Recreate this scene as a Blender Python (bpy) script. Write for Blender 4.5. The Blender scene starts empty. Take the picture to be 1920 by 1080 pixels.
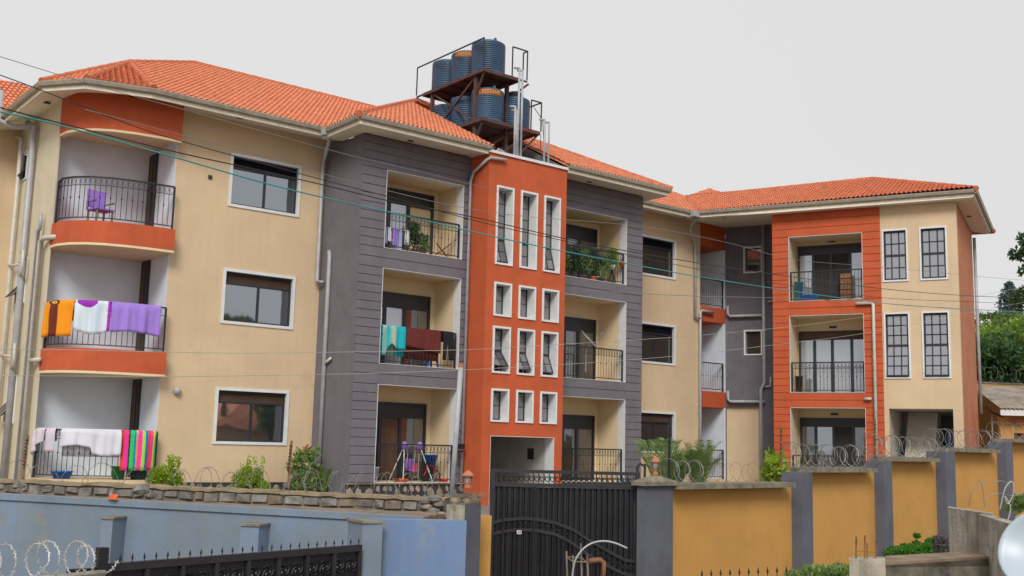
import bpy, bmesh, math, random
from mathutils import Vector, Matrix
random.seed(7)
R = math.radians
S = bpy.context.scene
COL = S.collection

# ------------------------------------------------------------------ camera
F_PX, PITCH, ROLL, YAW = 2022.53, 0.1437, 0.0255, 0.6739
CAM = Vector((0, -26.4208, 0))
FW = Vector((math.sin(YAW)*math.cos(PITCH), math.cos(YAW)*math.cos(PITCH), math.sin(PITCH)))
_r = Vector((math.cos(YAW), -math.sin(YAW), 0)); _u = _r.cross(FW)
RT = _r*math.cos(ROLL) + _u*math.sin(ROLL); UP = -_r*math.sin(ROLL) + _u*math.cos(ROLL)
cd = bpy.data.cameras.new('camera'); cam = bpy.data.objects.new('camera', cd); COL.objects.link(cam)
cd.sensor_width = 36; cd.lens = 36*F_PX/1920; cd.clip_end = 3000; cd.clip_start = .1
m = Matrix.Identity(4)
for i in range(3):
    m[i][0] = RT[i]; m[i][1] = UP[i]; m[i][2] = -FW[i]; m[i][3] = CAM[i]
cam.matrix_world = m; S.camera = cam
S.render.resolution_x = 1024; S.render.resolution_y = 576
# ------------------------------------------------------------------ light
SUN_EL, SUN_AZ = 40, 222        # azimuth clockwise from +Y
w = bpy.data.worlds.new('World'); S.world = w; w.use_nodes = True
nt = w.node_tree; bg = nt.nodes['Background']
sky = nt.nodes.new('ShaderNodeTexSky'); sky.sky_type = 'NISHITA'; sky.sun_disc = False
sky.sun_elevation = R(SUN_EL); sky.sun_rotation = R(SUN_AZ)
tc = nt.nodes.new('ShaderNodeTexCoord'); nz = nt.nodes.new('ShaderNodeTexNoise'); nz.inputs['Scale'].default_value = 1.6; nz.inputs['Detail'].default_value = 5
cr = nt.nodes.new('ShaderNodeValToRGB'); cr.color_ramp.elements[0].color = (7.6, 7.55, 7.5, 1); cr.color_ramp.elements[1].color = (7.95, 7.9, 7.85, 1)
cr.color_ramp.elements[0].position = .3; cr.color_ramp.elements[1].position = .7
mx = nt.nodes.new('ShaderNodeMixRGB'); mx.inputs[0].default_value = .955
nt.links.new(tc.outputs['Generated'], nz.inputs['Vector']); nt.links.new(nz.outputs['Fac'], cr.inputs[0])
nt.links.new(sky.outputs[0], mx.inputs[1]); nt.links.new(cr.outputs[0], mx.inputs[2]); nt.links.new(mx.outputs[0], bg.inputs[0])
bg.inputs[1].default_value = .1
sd = bpy.data.lights.new('sun', 'SUN'); sd.energy = 2.35; sd.angle = R(22); sd.color = (1, .95, .87)
so = bpy.data.objects.new('sun', sd); COL.objects.link(so)
a, e = R(SUN_AZ), R(SUN_EL)
so.rotation_euler = (-Vector((math.sin(a)*math.cos(e), math.cos(a)*math.cos(e), math.sin(e)))).to_track_quat('-Z', 'Y').to_euler()
S.view_settings.view_transform = 'Standard'; S.view_settings.look = 'None'; S.view_settings.exposure = 0; S.view_settings.gamma = 1
S.view_settings.use_curve_mapping = False
S.cycles.max_bounces = 6; S.cycles.use_denoising = True

# ------------------------------------------------------------------ measuring helpers (a pixel of the survey photo -> a point on a real plane)
def ray(x, y): return FW + RT*((x-960)/F_PX) - UP*((y-540)/F_PX)
def onpl(x, y, n, d):
    v = ray(x, y); return CAM + v*((d - n.dot(CAM))/n.dot(v))
def PY(x, y, Y): return onpl(x, y, Vector((0, 1, 0)), Y)
def PX(x, y, X): return onpl(x, y, Vector((1, 0, 0)), X)
def PZ(x, y, z): return onpl(x, y, Vector((0, 0, 1)), z)
def PD(x, y, D): return CAM + ray(x, y)*D
def bkd(p, d): v = Vector((p.x-CAM.x, p.y-CAM.y, 0)).normalized(); return Vector((p.x, p.y, 0))+v*d
def slab4(p, q, za, zb, z0, d, jit=0):
    p2 = bkd(p, d); q2 = bkd(q, d); b = MB()
    return b.hexa([(p.x, p.y, z0), (q.x, q.y, z0), (q2.x, q2.y, z0), (p2.x, p2.y, z0), (p.x, p.y, za), (q.x, q.y, zb), (q2.x, q2.y, zb), (p2.x, p2.y, za)])
class Frame:
    def __init__(s, O, d, n): s.O = Vector(O); s.d = Vector(d).normalized(); s.n = Vector(n).normalized()
    def p(s, a, n, z): v = s.O + s.d*a + s.n*n; return Vector((v.x, v.y, s.O.z + z))
    def px(s, x, y, n=0):
        q = onpl(x, y, s.n, s.n.dot(s.O) + n); return (q-s.O).dot(s.d), q.z - s.O.z
FM = Frame((0, 0, 0), (1, 0, 0), (0, -1, 0))
PHI = -1.1634
FWG = Frame((28.517, 0, 0), (math.cos(PHI), math.sin(PHI), 0), (math.sin(PHI), -math.cos(PHI), 0))

# ------------------------------------------------------------------ materials
def mat(name, col, rough=.85, var=.10, scale=2.0, col2=None, streak=0, bump=0, bscale=60, metal=0, spec=None, dirt=None, patch=None, pth=.60, psc=1.5):
    M = bpy.data.materials.new(name); M.use_nodes = True; t = M.node_tree; b = t.nodes['Principled BSDF']
    b.inputs['Roughness'].default_value = rough; b.inputs['Metallic'].default_value = metal
    if spec is not None: b.inputs['Specular IOR Level'].default_value = spec
    c2 = col2 if col2 else tuple(max(0, c*(1-2*var)) for c in col)
    c1 = tuple(min(1, c*(1+var*.5)) for c in col)
    g = t.nodes.new('ShaderNodeNewGeometry'); n = t.nodes.new('ShaderNodeTexNoise')
    n.inputs['Scale'].default_value = scale; n.inputs['Detail'].default_value = 8; n.inputs['Roughness'].default_value = .62
    t.links.new(g.outputs['Position'], n.inputs['Vector'])
    r = t.nodes.new('ShaderNodeValToRGB'); r.color_ramp.elements[0].position = .3; r.color_ramp.elements[1].position = .62
    r.color_ramp.elements[0].color = (*c2, 1); r.color_ramp.elements[1].color = (*c1, 1)
    t.links.new(n.outputs['Fac'], r.inputs[0]); out = r.outputs[0]
    if streak:
        mp = t.nodes.new('ShaderNodeMapping'); mp.inputs['Scale'].default_value = (5, 5, .35)
        n2 = t.nodes.new('ShaderNodeTexNoise'); n2.inputs['Scale'].default_value = 1.3; n2.inputs['Detail'].default_value = 7; n2.inputs['Roughness'].default_value = .65
        t.links.new(g.outputs['Position'], mp.inputs['Vector']); t.links.new(mp.outputs[0], n2.inputs['Vector'])
        r2 = t.nodes.new('ShaderNodeValToRGB'); r2.color_ramp.elements[0].position = .48; r2.color_ramp.elements[1].position = .72
        r2.color_ramp.elements[0].color = (0, 0, 0, 1); r2.color_ramp.elements[1].color = (streak,)*3 + (1,)
        t.links.new(n2.outputs['Fac'], r2.inputs[0])
        x = t.nodes.new('ShaderNodeMixRGB'); t.links.new(r2.outputs[0], x.inputs[0]); t.links.new(out, x.inputs[1])
        x.inputs[2].default_value = (*(dirt or tuple(c*.45 for c in col)), 1); out = x.outputs[0]
    if patch:
        np2 = t.nodes.new('ShaderNodeTexNoise'); np2.inputs['Scale'].default_value = psc; np2.inputs['Detail'].default_value = 12; np2.inputs['Roughness'].default_value = .72
        va = t.nodes.new('ShaderNodeVectorMath'); va.operation = 'ADD'; va.inputs[1].default_value = (13.1, 7.7, 3.3); t.links.new(g.outputs['Position'], va.inputs[0]); t.links.new(va.outputs[0], np2.inputs['Vector'])
        r3 = t.nodes.new('ShaderNodeValToRGB'); r3.color_ramp.elements[0].position = pth; r3.color_ramp.elements[1].position = pth+.07; r3.color_ramp.elements[1].color = (.75, .75, .75, 1)
        t.links.new(np2.outputs['Fac'], r3.inputs[0]); x3 = t.nodes.new('ShaderNodeMixRGB'); t.links.new(r3.outputs[0], x3.inputs[0]); t.links.new(out, x3.inputs[1]); x3.inputs[2].default_value = (*patch, 1); out = x3.outputs[0]
    t.links.new(out, b.inputs['Base Color'])
    if bump:
        n3 = t.nodes.new('ShaderNodeTexNoise'); n3.inputs['Scale'].default_value = bscale; n3.inputs['Detail'].default_value = 4
        t.links.new(g.outputs['Position'], n3.inputs['Vector'])
        bp = t.nodes.new('ShaderNodeBump'); bp.inputs['Strength'].default_value = bump; bp.inputs['Distance'].default_value = .02
        t.links.new(n3.outputs['Fac'], bp.inputs['Height']); t.links.new(bp.outputs[0], b.inputs['Normal'])
    return M
def glass(name, dark=(.03, .035, .04), fac=.42, tint=(.75, .8, .88), rough=.03):
    M = bpy.data.materials.new(name); M.use_nodes = True; t = M.node_tree
    t.nodes.remove(t.nodes['Principled BSDF']); o = t.nodes['Material Output']
    d = t.nodes.new('ShaderNodeBsdfDiffuse'); d.inputs[0].default_value = (*dark, 1)
    g = t.nodes.new('ShaderNodeBsdfGlossy'); g.inputs['Color'].default_value = (*tint, 1); g.inputs['Roughness'].default_value = rough
    mixn = t.nodes.new('ShaderNodeMixShader'); mixn.inputs[0].default_value = fac
    ge = t.nodes.new('ShaderNodeNewGeometry'); n = t.nodes.new('ShaderNodeTexNoise'); n.inputs['Scale'].default_value = 1.1
    bp = t.nodes.new('ShaderNodeBump'); bp.inputs['Strength'].default_value = .12; bp.inputs['Distance'].default_value = .03
    t.links.new(ge.outputs['Position'], n.inputs['Vector']); t.links.new(n.outputs['Fac'], bp.inputs['Height']); t.links.new(bp.outputs[0], g.inputs['Normal'])
    t.links.new(d.outputs[0], mixn.inputs[1]); t.links.new(g.outputs[0], mixn.inputs[2]); t.links.new(mixn.outputs[0], o.inputs[0])
    return M
def uvmat(name, stops, axis=0, rough=.9, circle=None, interp='CONSTANT'):
    M = bpy.data.materials.new(name); M.use_nodes = True; t = M.node_tree; b = t.nodes['Principled BSDF']; b.inputs['Roughness'].default_value = rough
    u = t.nodes.new('ShaderNodeUVMap'); sp = t.nodes.new('ShaderNodeSeparateXYZ'); t.links.new(u.outputs[0], sp.inputs[0])
    n = t.nodes.new('ShaderNodeTexNoise'); n.inputs['Scale'].default_value = 14; t.links.new(u.outputs[0], n.inputs['Vector'])
    ma = t.nodes.new('ShaderNodeMath'); ma.operation = 'MULTIPLY_ADD'; ma.inputs[1].default_value = .04; t.links.new(n.outputs['Fac'], ma.inputs[0]); t.links.new(sp.outputs[axis], ma.inputs[2])
    r = t.nodes.new('ShaderNodeValToRGB'); r.color_ramp.interpolation = interp
    while len(r.color_ramp.elements) < len(stops): r.color_ramp.elements.new(.5)
    for el, (p, c) in zip(r.color_ramp.elements, stops): el.position = p; el.color = (*c, 1)
    t.links.new(ma.outputs[0], r.inputs[0]); out = r.outputs[0]
    for (cx, cy, rx, ry, c) in (circle or []):
        vx = t.nodes.new('ShaderNodeVectorMath'); vx.operation = 'SUBTRACT'; vx.inputs[1].default_value = (cx, cy, 0); t.links.new(u.outputs[0], vx.inputs[0])
        vs = t.nodes.new('ShaderNodeVectorMath'); vs.operation = 'MULTIPLY'; vs.inputs[1].default_value = (1/rx, 1/ry, 0); t.links.new(vx.outputs[0], vs.inputs[0])
        vl = t.nodes.new('ShaderNodeVectorMath'); vl.operation = 'LENGTH'; t.links.new(vs.outputs[0], vl.inputs[0])
        ad = t.nodes.new('ShaderNodeMath'); ad.operation = 'MULTIPLY_ADD'; ad.inputs[1].default_value = .3; t.links.new(n.outputs['Fac'], ad.inputs[0]); t.links.new(vl.outputs['Value'], ad.inputs[2])
        lt = t.nodes.new('ShaderNodeMath'); lt.operation = 'LESS_THAN'; lt.inputs[1].default_value = 1.15; t.links.new(ad.outputs[0], lt.inputs[0])
        x = t.nodes.new('ShaderNodeMixRGB'); t.links.new(lt.outputs[0], x.inputs[0]); t.links.new(out, x.inputs[1]); x.inputs[2].default_value = (*c, 1); out = x.outputs[0]
    t.links.new(out, b.inputs['Base Color'])
    return M
def leafmat(name, c1, c2):
    M = mat(name, c1, rough=.6, col2=c2, scale=1.7)
    b = M.node_tree.nodes['Principled BSDF']
    b.inputs['Transmission Weight'].default_value = 0
    t = M.node_tree; o = t.nodes['Material Output']; tr = t.nodes.new('ShaderNodeBsdfTranslucent'); tr.inputs[0].default_value = (*[min(1, c*1.4) for c in c1], 1)
    ms = t.nodes.new('ShaderNodeMixShader'); ms.inputs[0].default_value = .25
    t.links.new(b.outputs[0], ms.inputs[1]); t.links.new(tr.outputs[0], ms.inputs[2]); t.links.new(ms.outputs[0], o.inputs[0])
    return M
CREAM = mat('cream_plaster', (.69, .525, .345), patch=(.60, .455, .30), pth=.60, psc=.7, var=.06, scale=.6, streak=.36, bump=.12, dirt=(.56, .42, .275))
CREAM2 = mat('cream_recess_plaster', (.78, .63, .41), var=.03, scale=.9, bump=.08)
PALE = mat('pale_side_plaster', (.66, .60, .46), var=.05, scale=1.2, streak=.15, dirt=(.38, .35, .28))
WHITE = mat('white_plaster', (.71, .785, .89), var=.05, scale=1.5, streak=.10, dirt=(.45, .46, .5))  # bluish cast of the shaded balcony walls is put into the base colour
TRIM = mat('white_trim_paint', (.74, .76, .78), var=.05, rough=.6, scale=6, streak=.12, dirt=(.5, .5, .5))
SOFF = mat('soffit_paint', (.86, .80, .70), var=.04, rough=.7, scale=3)
FASC = mat('fascia_paint', (.74, .69, .56), var=.08, rough=.6, scale=5, streak=.2, dirt=(.4, .35, .25))
GUT = mat('gutter_metal', (.36, .32, .26), var=.12, rough=.5, scale=6, streak=.25, dirt=(.2, .17, .13))
ORANGE = mat('orange_paint', (.545, .105, .036), patch=(.47, .10, .04), pth=.6, psc=1.3, var=.08, scale=1.4, streak=.35, bump=.1, dirt=(.42, .075, .025))
BROWN = mat('terracotta_plaster', (.52, .19, .095), var=.10, scale=1.0, streak=.25, dirt=(.36, .15, .09))
GRAY = mat('grey_plaster', (.165, .154, .180), var=.08, scale=1.5, streak=.3, bump=.15, dirt=(.22, .2, .23))
TILE = mat('orange_roof_tile', (.68, .235, .118), var=.17, scale=5, rough=.75, bump=.25, bscale=90, streak=.6, dirt=(.45, .15, .08))
RIDGE = mat('ridge_tile', (.56, .15, .065), var=.14, scale=5, rough=.75)
DARK = mat('dark_frame_metal', (.022, .024, .034), rough=.45, var=.1)
BLACK = mat('black_railing_paint', (.016, .018, .024), rough=.45, var=.15)
SHADE = mat('room_dark', (.035, .03, .03), rough=.9)  # flat dark tone standing in for unlit interiors
CURT = mat('brown_curtain', (.13, .07, .045), rough=.95, scale=5, streak=.5, dirt=(.05, .03, .02))
BLIND = mat('slatted_blind', (.16, .10, .07), rough=.7)
GLS = glass('window_glass'); GLD = glass('dark_glass', (.05, .04, .035), .22); GLB = glass('bright_glass', (.30, .31, .33), .38, rough=.12); GLW = glass('grey_stair_glass', (.22, .205, .215), .34, rough=.12)
GLC = glass('curtained_glass', (.16, .145, .14), .25, rough=.1)
PVC = mat('grey_pvc_pipe', (.42, .43, .46), rough=.4, var=.1, scale=4, streak=.2)
PVCW = mat('white_pvc_pipe', (.62, .60, .55), rough=.4, var=.1, scale=4, streak=.25)
TANK = mat('blue_black_tank_plastic', (.043, .104, .19), rough=.42, var=.12, scale=1.5)
TANKL = mat('tank_lettering', (.75, .42, .06), rough=.5, var=.05); TANKB = mat('tank_label', (.26, .07, .03), rough=.5, var=.1)
RUST = mat('rust_red_steel', (.095, .05, .045), rough=.8, var=.2, scale=5); RUST2 = mat('oxide_steel_sheet', (.15, .05, .038), rough=.8, var=.2, scale=3)
YEL = mat('yellow_ochre_wall_paint', (.57, .305, .082), patch=(.46, .265, .10), pth=.62, psc=1.6, var=.06, scale=.9, streak=.16, bump=.1, dirt=(.46, .24, .07))
PIL = mat('blue_grey_pillar_paint', (.115, .125, .165), patch=(.16, .15, .15), pth=.62, psc=2.5, var=.12, scale=1.2, streak=.3, dirt=(.18, .17, .16))
COP = mat('weathered_coping', (.235, .215, .165), var=.25, scale=6, streak=.3, bump=.4, dirt=(.12, .11, .09))
BLUE = mat('pale_blue_wall_paint', (.18, .25, .355), var=.16, scale=.8, streak=.8, bump=.2, dirt=(.20, .225, .225), col2=(.155, .195, .235), patch=(.235, .235, .215), pth=.56, psc=1.1)
BLUE2 = mat('blue_wall_paint', (.165, .26, .46), patch=(.21, .27, .38), pth=.58, var=.10, scale=.8, streak=.4, bump=.15, dirt=(.25, .27, .3))
CONC = mat('stained_concrete', (.40, .37, .30), patch=(.13, .12, .095), pth=.57, psc=2.6, var=.25, scale=2.2, streak=.85, bump=.4, bscale=30, dirt=(.11, .105, .085))
MOSS = mat('mossy_concrete', (.22, .20, .16), var=.4, scale=2.5, streak=.7, bump=.5, bscale=25, dirt=(.05, .05, .035))
EARTH = mat('dry_earth', (.25, .18, .125), var=.25, scale=3, bump=.6, bscale=12)
STONE = mat('wall_stone', (.205, .195, .18), var=.3, scale=4, bump=.5, bscale=25)
STONE2 = mat('set_stone', (.34, .27, .22), var=.4, scale=2.2, rough=.8)
MORTG = mat('grey_mortar', (.21, .185, .15), var=.25, scale=5)
MORTAR = mat('dark_mortar', (.045, .045, .05), var=.2)
SANDM = mat('sandy_mortar', (.30, .235, .15), var=.2, scale=4)
GATE = mat('black_gate_paint', (.012, .012, .017), rough=.42, var=.25, scale=2)
GATE2 = mat('charcoal_gate_frame', (.026, .025, .031), rough=.45, var=.2, scale=3)
WIRE = mat('razor_wire_steel', (.30, .30, .29), rough=.5, metal=.5, var=.2); WIREB = mat('bright_wire_steel', (.62, .62, .6), rough=.4, metal=.4)
ASPH = mat('ground_dirt', (.20, .15, .105), var=.3, scale=.5, bump=.4, bscale=8)
PAVE = mat('compound_paving', (.22, .20, .17), var=.15, scale=1)
WOOD = mat('grey_stick_wood', (.25, .21, .17), var=.25, scale=6); ROD = mat('rusty_rebar', (.26, .12, .06), var=.3, scale=8)
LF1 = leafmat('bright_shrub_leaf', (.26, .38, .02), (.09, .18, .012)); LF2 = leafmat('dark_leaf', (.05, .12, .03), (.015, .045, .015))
LF3 = leafmat('hill_leaf', (.11, .18, .03), (.03, .06, .015)); LF4 = leafmat('palm_leaf', (.20, .29, .09), (.07, .13, .04))
LF5 = leafmat('blue_green_needle', (.10, .14, .15), (.05, .075, .08)); LF6 = leafmat('lime_hill_leaf', (.22, .34, .04), (.06, .12, .02)); BARK = mat('bark', (.10, .075, .055), var=.3, scale=6)
REDP = mat('red_petal', (.6, .02, .02), var=.1); ORP = mat('orange_plastic', (.75, .12, .01), rough=.5)
BLP = mat('bright_blue_plastic', (.01, .16, .68), rough=.4); GRP = mat('green_plastic', (.01, .26, .07), rough=.45); PUP = mat('purple_plastic', (.30, .14, .55), rough=.4)
PKP = mat('pink_plastic', (.65, .12, .30), rough=.5); DISH = mat('white_dish_paint', (.44, .52, .60), rough=.35, var=.04, scale=3); GALV = mat('galvanised_steel', (.40, .42, .45), rough=.4, metal=.6, var=.15)
CORR = mat('weathered_corrugated_sheet', (.36, .31, .26), rough=.7, var=.25, scale=2, streak=.5)

GRYW = mat('grey_white_plaster', (.55, .52, .50), var=.08, scale=2, streak=.2)
STONEB = mat('brown_stone', (.20, .165, .125), var=.3, scale=5, bump=.5, bscale=25)
STONEC = mat('pale_stone', (.27, .26, .235), var=.3, scale=5, bump=.5, bscale=25)
# ------------------------------------------------------------------ mesh builder
class MB:
    def __init__(s): s.v = []; s.f = []; s.uv = None
    def face(s, *ps):
        i = len(s.v); s.v += [Vector(p) for p in ps]; s.f.append(tuple(range(i, i+len(ps)))); return s
    def hexa(s, P):
        i = len(s.v); s.v += [Vector(p) for p in P]
        for q in ((0, 3, 2, 1), (4, 5, 6, 7), (0, 1, 5, 4), (1, 2, 6, 5), (2, 3, 7, 6), (3, 0, 4, 7)): s.f.append(tuple(i+k for k in q))
        return s
    def fbox(s, fr, s0, s1, n0, n1, z0, z1):
        s.hexa([fr.p(s0, n0, z0), fr.p(s1, n0, z0), fr.p(s1, n1, z0), fr.p(s0, n1, z0), fr.p(s0, n0, z1), fr.p(s1, n0, z1), fr.p(s1, n1, z1), fr.p(s0, n1, z1)]); return s
    def box(s, x0, x1, y0, y1, z0, z1):
        s.hexa([(x0, y0, z0), (x1, y0, z0), (x1, y1, z0), (x0, y1, z0), (x0, y0, z1), (x1, y0, z1), (x1, y1, z1), (x0, y1, z1)]); return s
    def ring(s, fr, s0, s1, z0, z1, wd, n0, n1):
        s.fbox(fr, s0, s1, n0, n1, z1-wd, z1); s.fbox(fr, s0, s1, n0, n1, z0, z0+wd)
        s.fbox(fr, s0, s0+wd, n0, n1, z0+wd, z1-wd); s.fbox(fr, s1-wd, s1, n0, n1, z0+wd, z1-wd); return s
    def tube(s, pts, r, n=6, cap=True, r1=None):
        pts = [Vector(p) for p in pts]; i0 = len(s.v); L = len(pts); side = None
        for k, p in enumerate(pts):
            d = (pts[min(k+1, L-1)] - pts[max(k-1, 0)]).normalized()
            if side is None:
                side = d.cross(Vector((0, 0, 1)));
                if side.length < .05: side = d.cross(Vector((1, 0, 0)))
            side = (side - d*side.dot(d)).normalized(); up = side.cross(d)
            rr = r if r1 is None else r + (r1-r)*k/(L-1)
            for j in range(n):
                a = 2*math.pi*j/n; s.v.append(p + side*math.cos(a)*rr + up*math.sin(a)*rr)
        for k in range(L-1):
            for j in range(n):
                a = i0+k*n+j; b = i0+k*n+(j+1) % n; s.f.append((a, b, b+n, a+n))
        if cap and n > 2: s.f.append(tuple(i0+j for j in range(n))[::-1]); s.f.append(tuple(i0+(L-1)*n+j for j in range(n)))
        return s
    def beam(s, a, b, wx=.05, wz=None):
        a = Vector(a); b = Vector(b); wz = wz or wx; d = (b-a).normalized(); sd = d.cross(Vector((0, 0, 1)))
        if sd.length < .05: sd = Vector((1, 0, 0))
        sd.normalize(); u = sd.cross(d); P = []
        for q in (a, b):
            P += [q - sd*wx/2 - u*wz/2, q + sd*wx/2 - u*wz/2, q + sd*wx/2 + u*wz/2, q - sd*wx/2 + u*wz/2]
        s.hexa(P); return s
    def lathe(s, c, prof, n=20, axis=None):
        c = Vector(c); i0 = len(s.v)
        q = axis.to_track_quat('Z', 'Y') if axis else None
        for (r, z) in prof:
            for j in range(n):
                a = 2*math.pi*j/n; v = Vector((r*math.cos(a), r*math.sin(a), z))
                if q: v = q @ v
                s.v.append(c+v)
        for k in range(len(prof)-1):
            for j in range(n):
                a = i0+k*n+j; b = i0+k*n+(j+1) % n; s.f.append((a, b, b+n, a+n))
        s.f.append(tuple(i0+j for j in range(n))[::-1]); s.f.append(tuple(i0+(len(prof)-1)*n+j for j in range(n)))
        return s
    def mesh(s, name, off=Vector((0, 0, 0))):
        me = bpy.data.meshes.new(name); me.from_pydata([tuple(v-off) for v in s.v], [], s.f)
        if s.uv:
            l = me.uv_layers.new(name='UVMap')
            for lp in me.loops: l.data[lp.index].uv = s.uv[lp.vertex_index]
        me.validate(); return me
    def build(s, name, m, parent=None, smooth=False, kind=None, loc=None):
        off = Vector(loc) if loc is not None else (wloc(parent) if parent else Vector((0, 0, 0)))
        me = s.mesh(name, off); me.materials.append(m)
        if smooth: me.shade_smooth()
        o = bpy.data.objects.new(name, me); COL.objects.link(o)
        if parent: o.parent = parent
        elif loc is not None: o.location = off
        if kind: o['kind'] = kind
        return o
def crv(P, n=5):
    out = []
    for i in range(len(P)-1):
        a, b, c, d = P[max(i-1, 0)], P[i], P[i+1], P[min(i+2, len(P)-1)]
        for k in range(n): t = k/n; out.append(.5*((2*b)+(c-a)*t+(2*a-5*b+4*c-d)*t*t+(3*b-a-3*c+d)*t**3))
    return out+[P[-1]]
def wloc(o):
    v = Vector((0, 0, 0))
    while o: v += o.location; o = o.parent
    return v
def tag(o, label=None, cat=None, group=None, kind=None):
    if label: o['label'] = label
    if cat: o['category'] = cat
    if group: o['group'] = group
    if kind: o['kind'] = kind
    return o
def thing(name, label, cat, loc=(0, 0, 0), group=None):
    o = bpy.data.objects.new(name, None); o.empty_display_size = .2; COL.objects.link(o); o.location = loc
    return tag(o, label, cat, group)
def inst(name, me, loc, parent, rotz=0, scale=None):
    o = bpy.data.objects.new(name, me); COL.objects.link(o); o.parent = parent; o.location = Vector(loc) - wloc(parent); o.rotation_euler.z = rotz
    if scale: o.scale = scale
    return o
def copy_tree(o, parent=None):
    c = o.copy(); COL.objects.link(c)
    if parent: c.parent = parent
    for ch in list(o.children): copy_tree(ch, c)
    return c
def wall(name, fr, s0, s1, z0, z1, n, holes, m, parent, th=.2, ends=True):
    b = MB(); Sc = sorted({s0, s1, *[h[0] for h in holes], *[h[1] for h in holes]}); Zc = sorted({z0, z1, *[h[2] for h in holes], *[h[3] for h in holes]})
    Sc = [x for x in Sc if s0 <= x <= s1]; Zc = [x for x in Zc if z0 <= x <= z1]
    solid = lambda a, c: s0 < a < s1 and z0 < c < z1 and not any(h[0] < a < h[1] and h[2] < c < h[3] for h in holes)
    for i in range(len(Sc)-1):
        for j in range(len(Zc)-1):
            a, a2, c, c2 = Sc[i], Sc[i+1], Zc[j], Zc[j+1]; am, cm = (a+a2)/2, (c+c2)/2
            if not solid(am, cm): continue
            b.face(fr.p(a, n, c), fr.p(a2, n, c), fr.p(a2, n, c2), fr.p(a, n, c2))
            b.face(fr.p(a, n-th, c), fr.p(a, n-th, c2), fr.p(a2, n-th, c2), fr.p(a2, n-th, c))
            for (p, q, am2, cm2) in (((a, c), (a, c2), a-1e-3, cm), ((a2, c2), (a2, c), a2+1e-3, cm), ((a2, c), (a, c), am, c-1e-3), ((a, c2), (a2, c2), am, c2+1e-3)):
                if not solid(am2, cm2): b.face(fr.p(p[0], n, p[1]), fr.p(q[0], n, q[1]), fr.p(q[0], n-th, q[1]), fr.p(p[0], n-th, p[1]))
    return b.build(name, m, parent)
def recess(name, fr, s0, s1, z0, z1, n0, n1, m, parent):
    b = MB(); t = .06      # an open-fronted box with real thickness: back, two sides, floor, ceiling
    b.fbox(fr, s0-t, s1+t, n1-t, n1, z0-t, z1+t); b.fbox(fr, s0-t, s0, n1, n0, z0, z1); b.fbox(fr, s1, s1+t, n1, n0, z0, z1)
    b.fbox(fr, s0-t, s1+t, n1, n0, z0-t, z0); b.fbox(fr, s0-t, s1+t, n1, n0, z1, z1+t)
    return b.build(name, m, parent)
def cladding(fr, s0, s1, z0, z1, n, holes, m, parent, pitch=.232, gap=.012, proud=.02):
    zc = sorted({z0, z1, *[z for h in holes for z in h[2:] if z0 < z < z1]}); rows = []
    for a, c in zip(zc, zc[1:]):
        k = max(1, round((c-a)/pitch)); rows += [(a+(c-a)*i/k, a+(c-a)*(i+1)/k) for i in range(k)]
    for (a, c) in rows:
        mid = (a+c)/2; sp = [(s0, s1)]
        for h in holes:
            if h[2] < mid < h[3]:
                ns = []
                for (p, q) in sp:
                    if h[0] <= p and h[1] >= q: continue
                    if h[0] > p: ns.append((p, min(q, h[0])))
                    if h[1] < q: ns.append((max(p, h[1]), q))
                    if h[0] >= q or h[1] <= p: ns = ns[:-1] if False else ns
                sp = ns
        for (p, q) in sp:
            b = MB(); e = .006; P = []
            for (nn, ee) in ((n, 0), (n+proud, e)):
                P += [fr.p(p, nn, a+gap/2+ee), fr.p(q, nn, a+gap/2+ee), fr.p(q, nn, c-gap/2-ee), fr.p(p, nn, c-gap/2-ee)]
            b.hexa(P); b.build('cladding_panel', m, parent)
# railing: rails and end posts as the part, each baluster its own sub-part
_bal = {}
def bal_mesh(h, fancy):
    k = (round(h, 3), fancy)
    if k not in _bal:
        b = MB(); b.tube([(0, 0, 0), (0, 0, h)], .0085, 4)
        if fancy: b.lathe((0, 0, h*.5-.03), [(.008, 0), (.022, .03), (.008, .06)], 6)
        me = b.mesh('baluster'); me.materials.append(BLACK); _bal[k] = me
    return _bal[k]
def railing(pts, z, h, parent, spacing=.115, low=.09, scroll=True, posts=True, m=None):
    b = MB(); P = [Vector((p[0], p[1], 0)) for p in pts]; zz = Vector((0, 0, z))
    for (hh, r) in ((h, .028), (h-.2, .012), (low, .018)):
        if hh == h-.2 and not scroll: continue
        for a, c in zip(P, P[1:]): b.beam(a+zz+Vector((0, 0, hh)), c+zz+Vector((0, 0, hh)), r*1.6, r*1.3)
    if posts:
        for p in (P[0], P[-1]): b.beam(p+zz, p+zz+Vector((0, 0, h)), .04)
    o = b.build('railing', m or BLACK, parent)
    L = sum((c-a).length for a, c in zip(P, P[1:])); n = max(2, round(L/spacing)); sc = MB()
    def at(t):
        for a, c in zip(P, P[1:]):
            l = (c-a).length
            if t <= l+1e-6: return a + (c-a)*(t/l), (c-a).normalized()
            t -= l
        return P[-1], (P[-1]-P[-2]).normalized()
    for i in range(1, n):
        q, d = at(L*i/n); inst('baluster', bal_mesh(h-low, i % 2 == 0), q+zz+Vector((0, 0, low)), o)
    if scroll:
        for i in range(n):
            q, d = at(L*(i+.5)/n); c = q + zz + Vector((0, 0, h-.1)); rr = .042
            sc.tube([c + d*math.cos(t)*rr*(1-.0*t) + Vector((0, 0, math.sin(t)*rr*1.7)) for t in [k*math.pi/4 for k in range(9)]], .006, 3, cap=False)
        sc.build('scrollwork', BLACK, o, kind='stuff')
    return o
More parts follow.
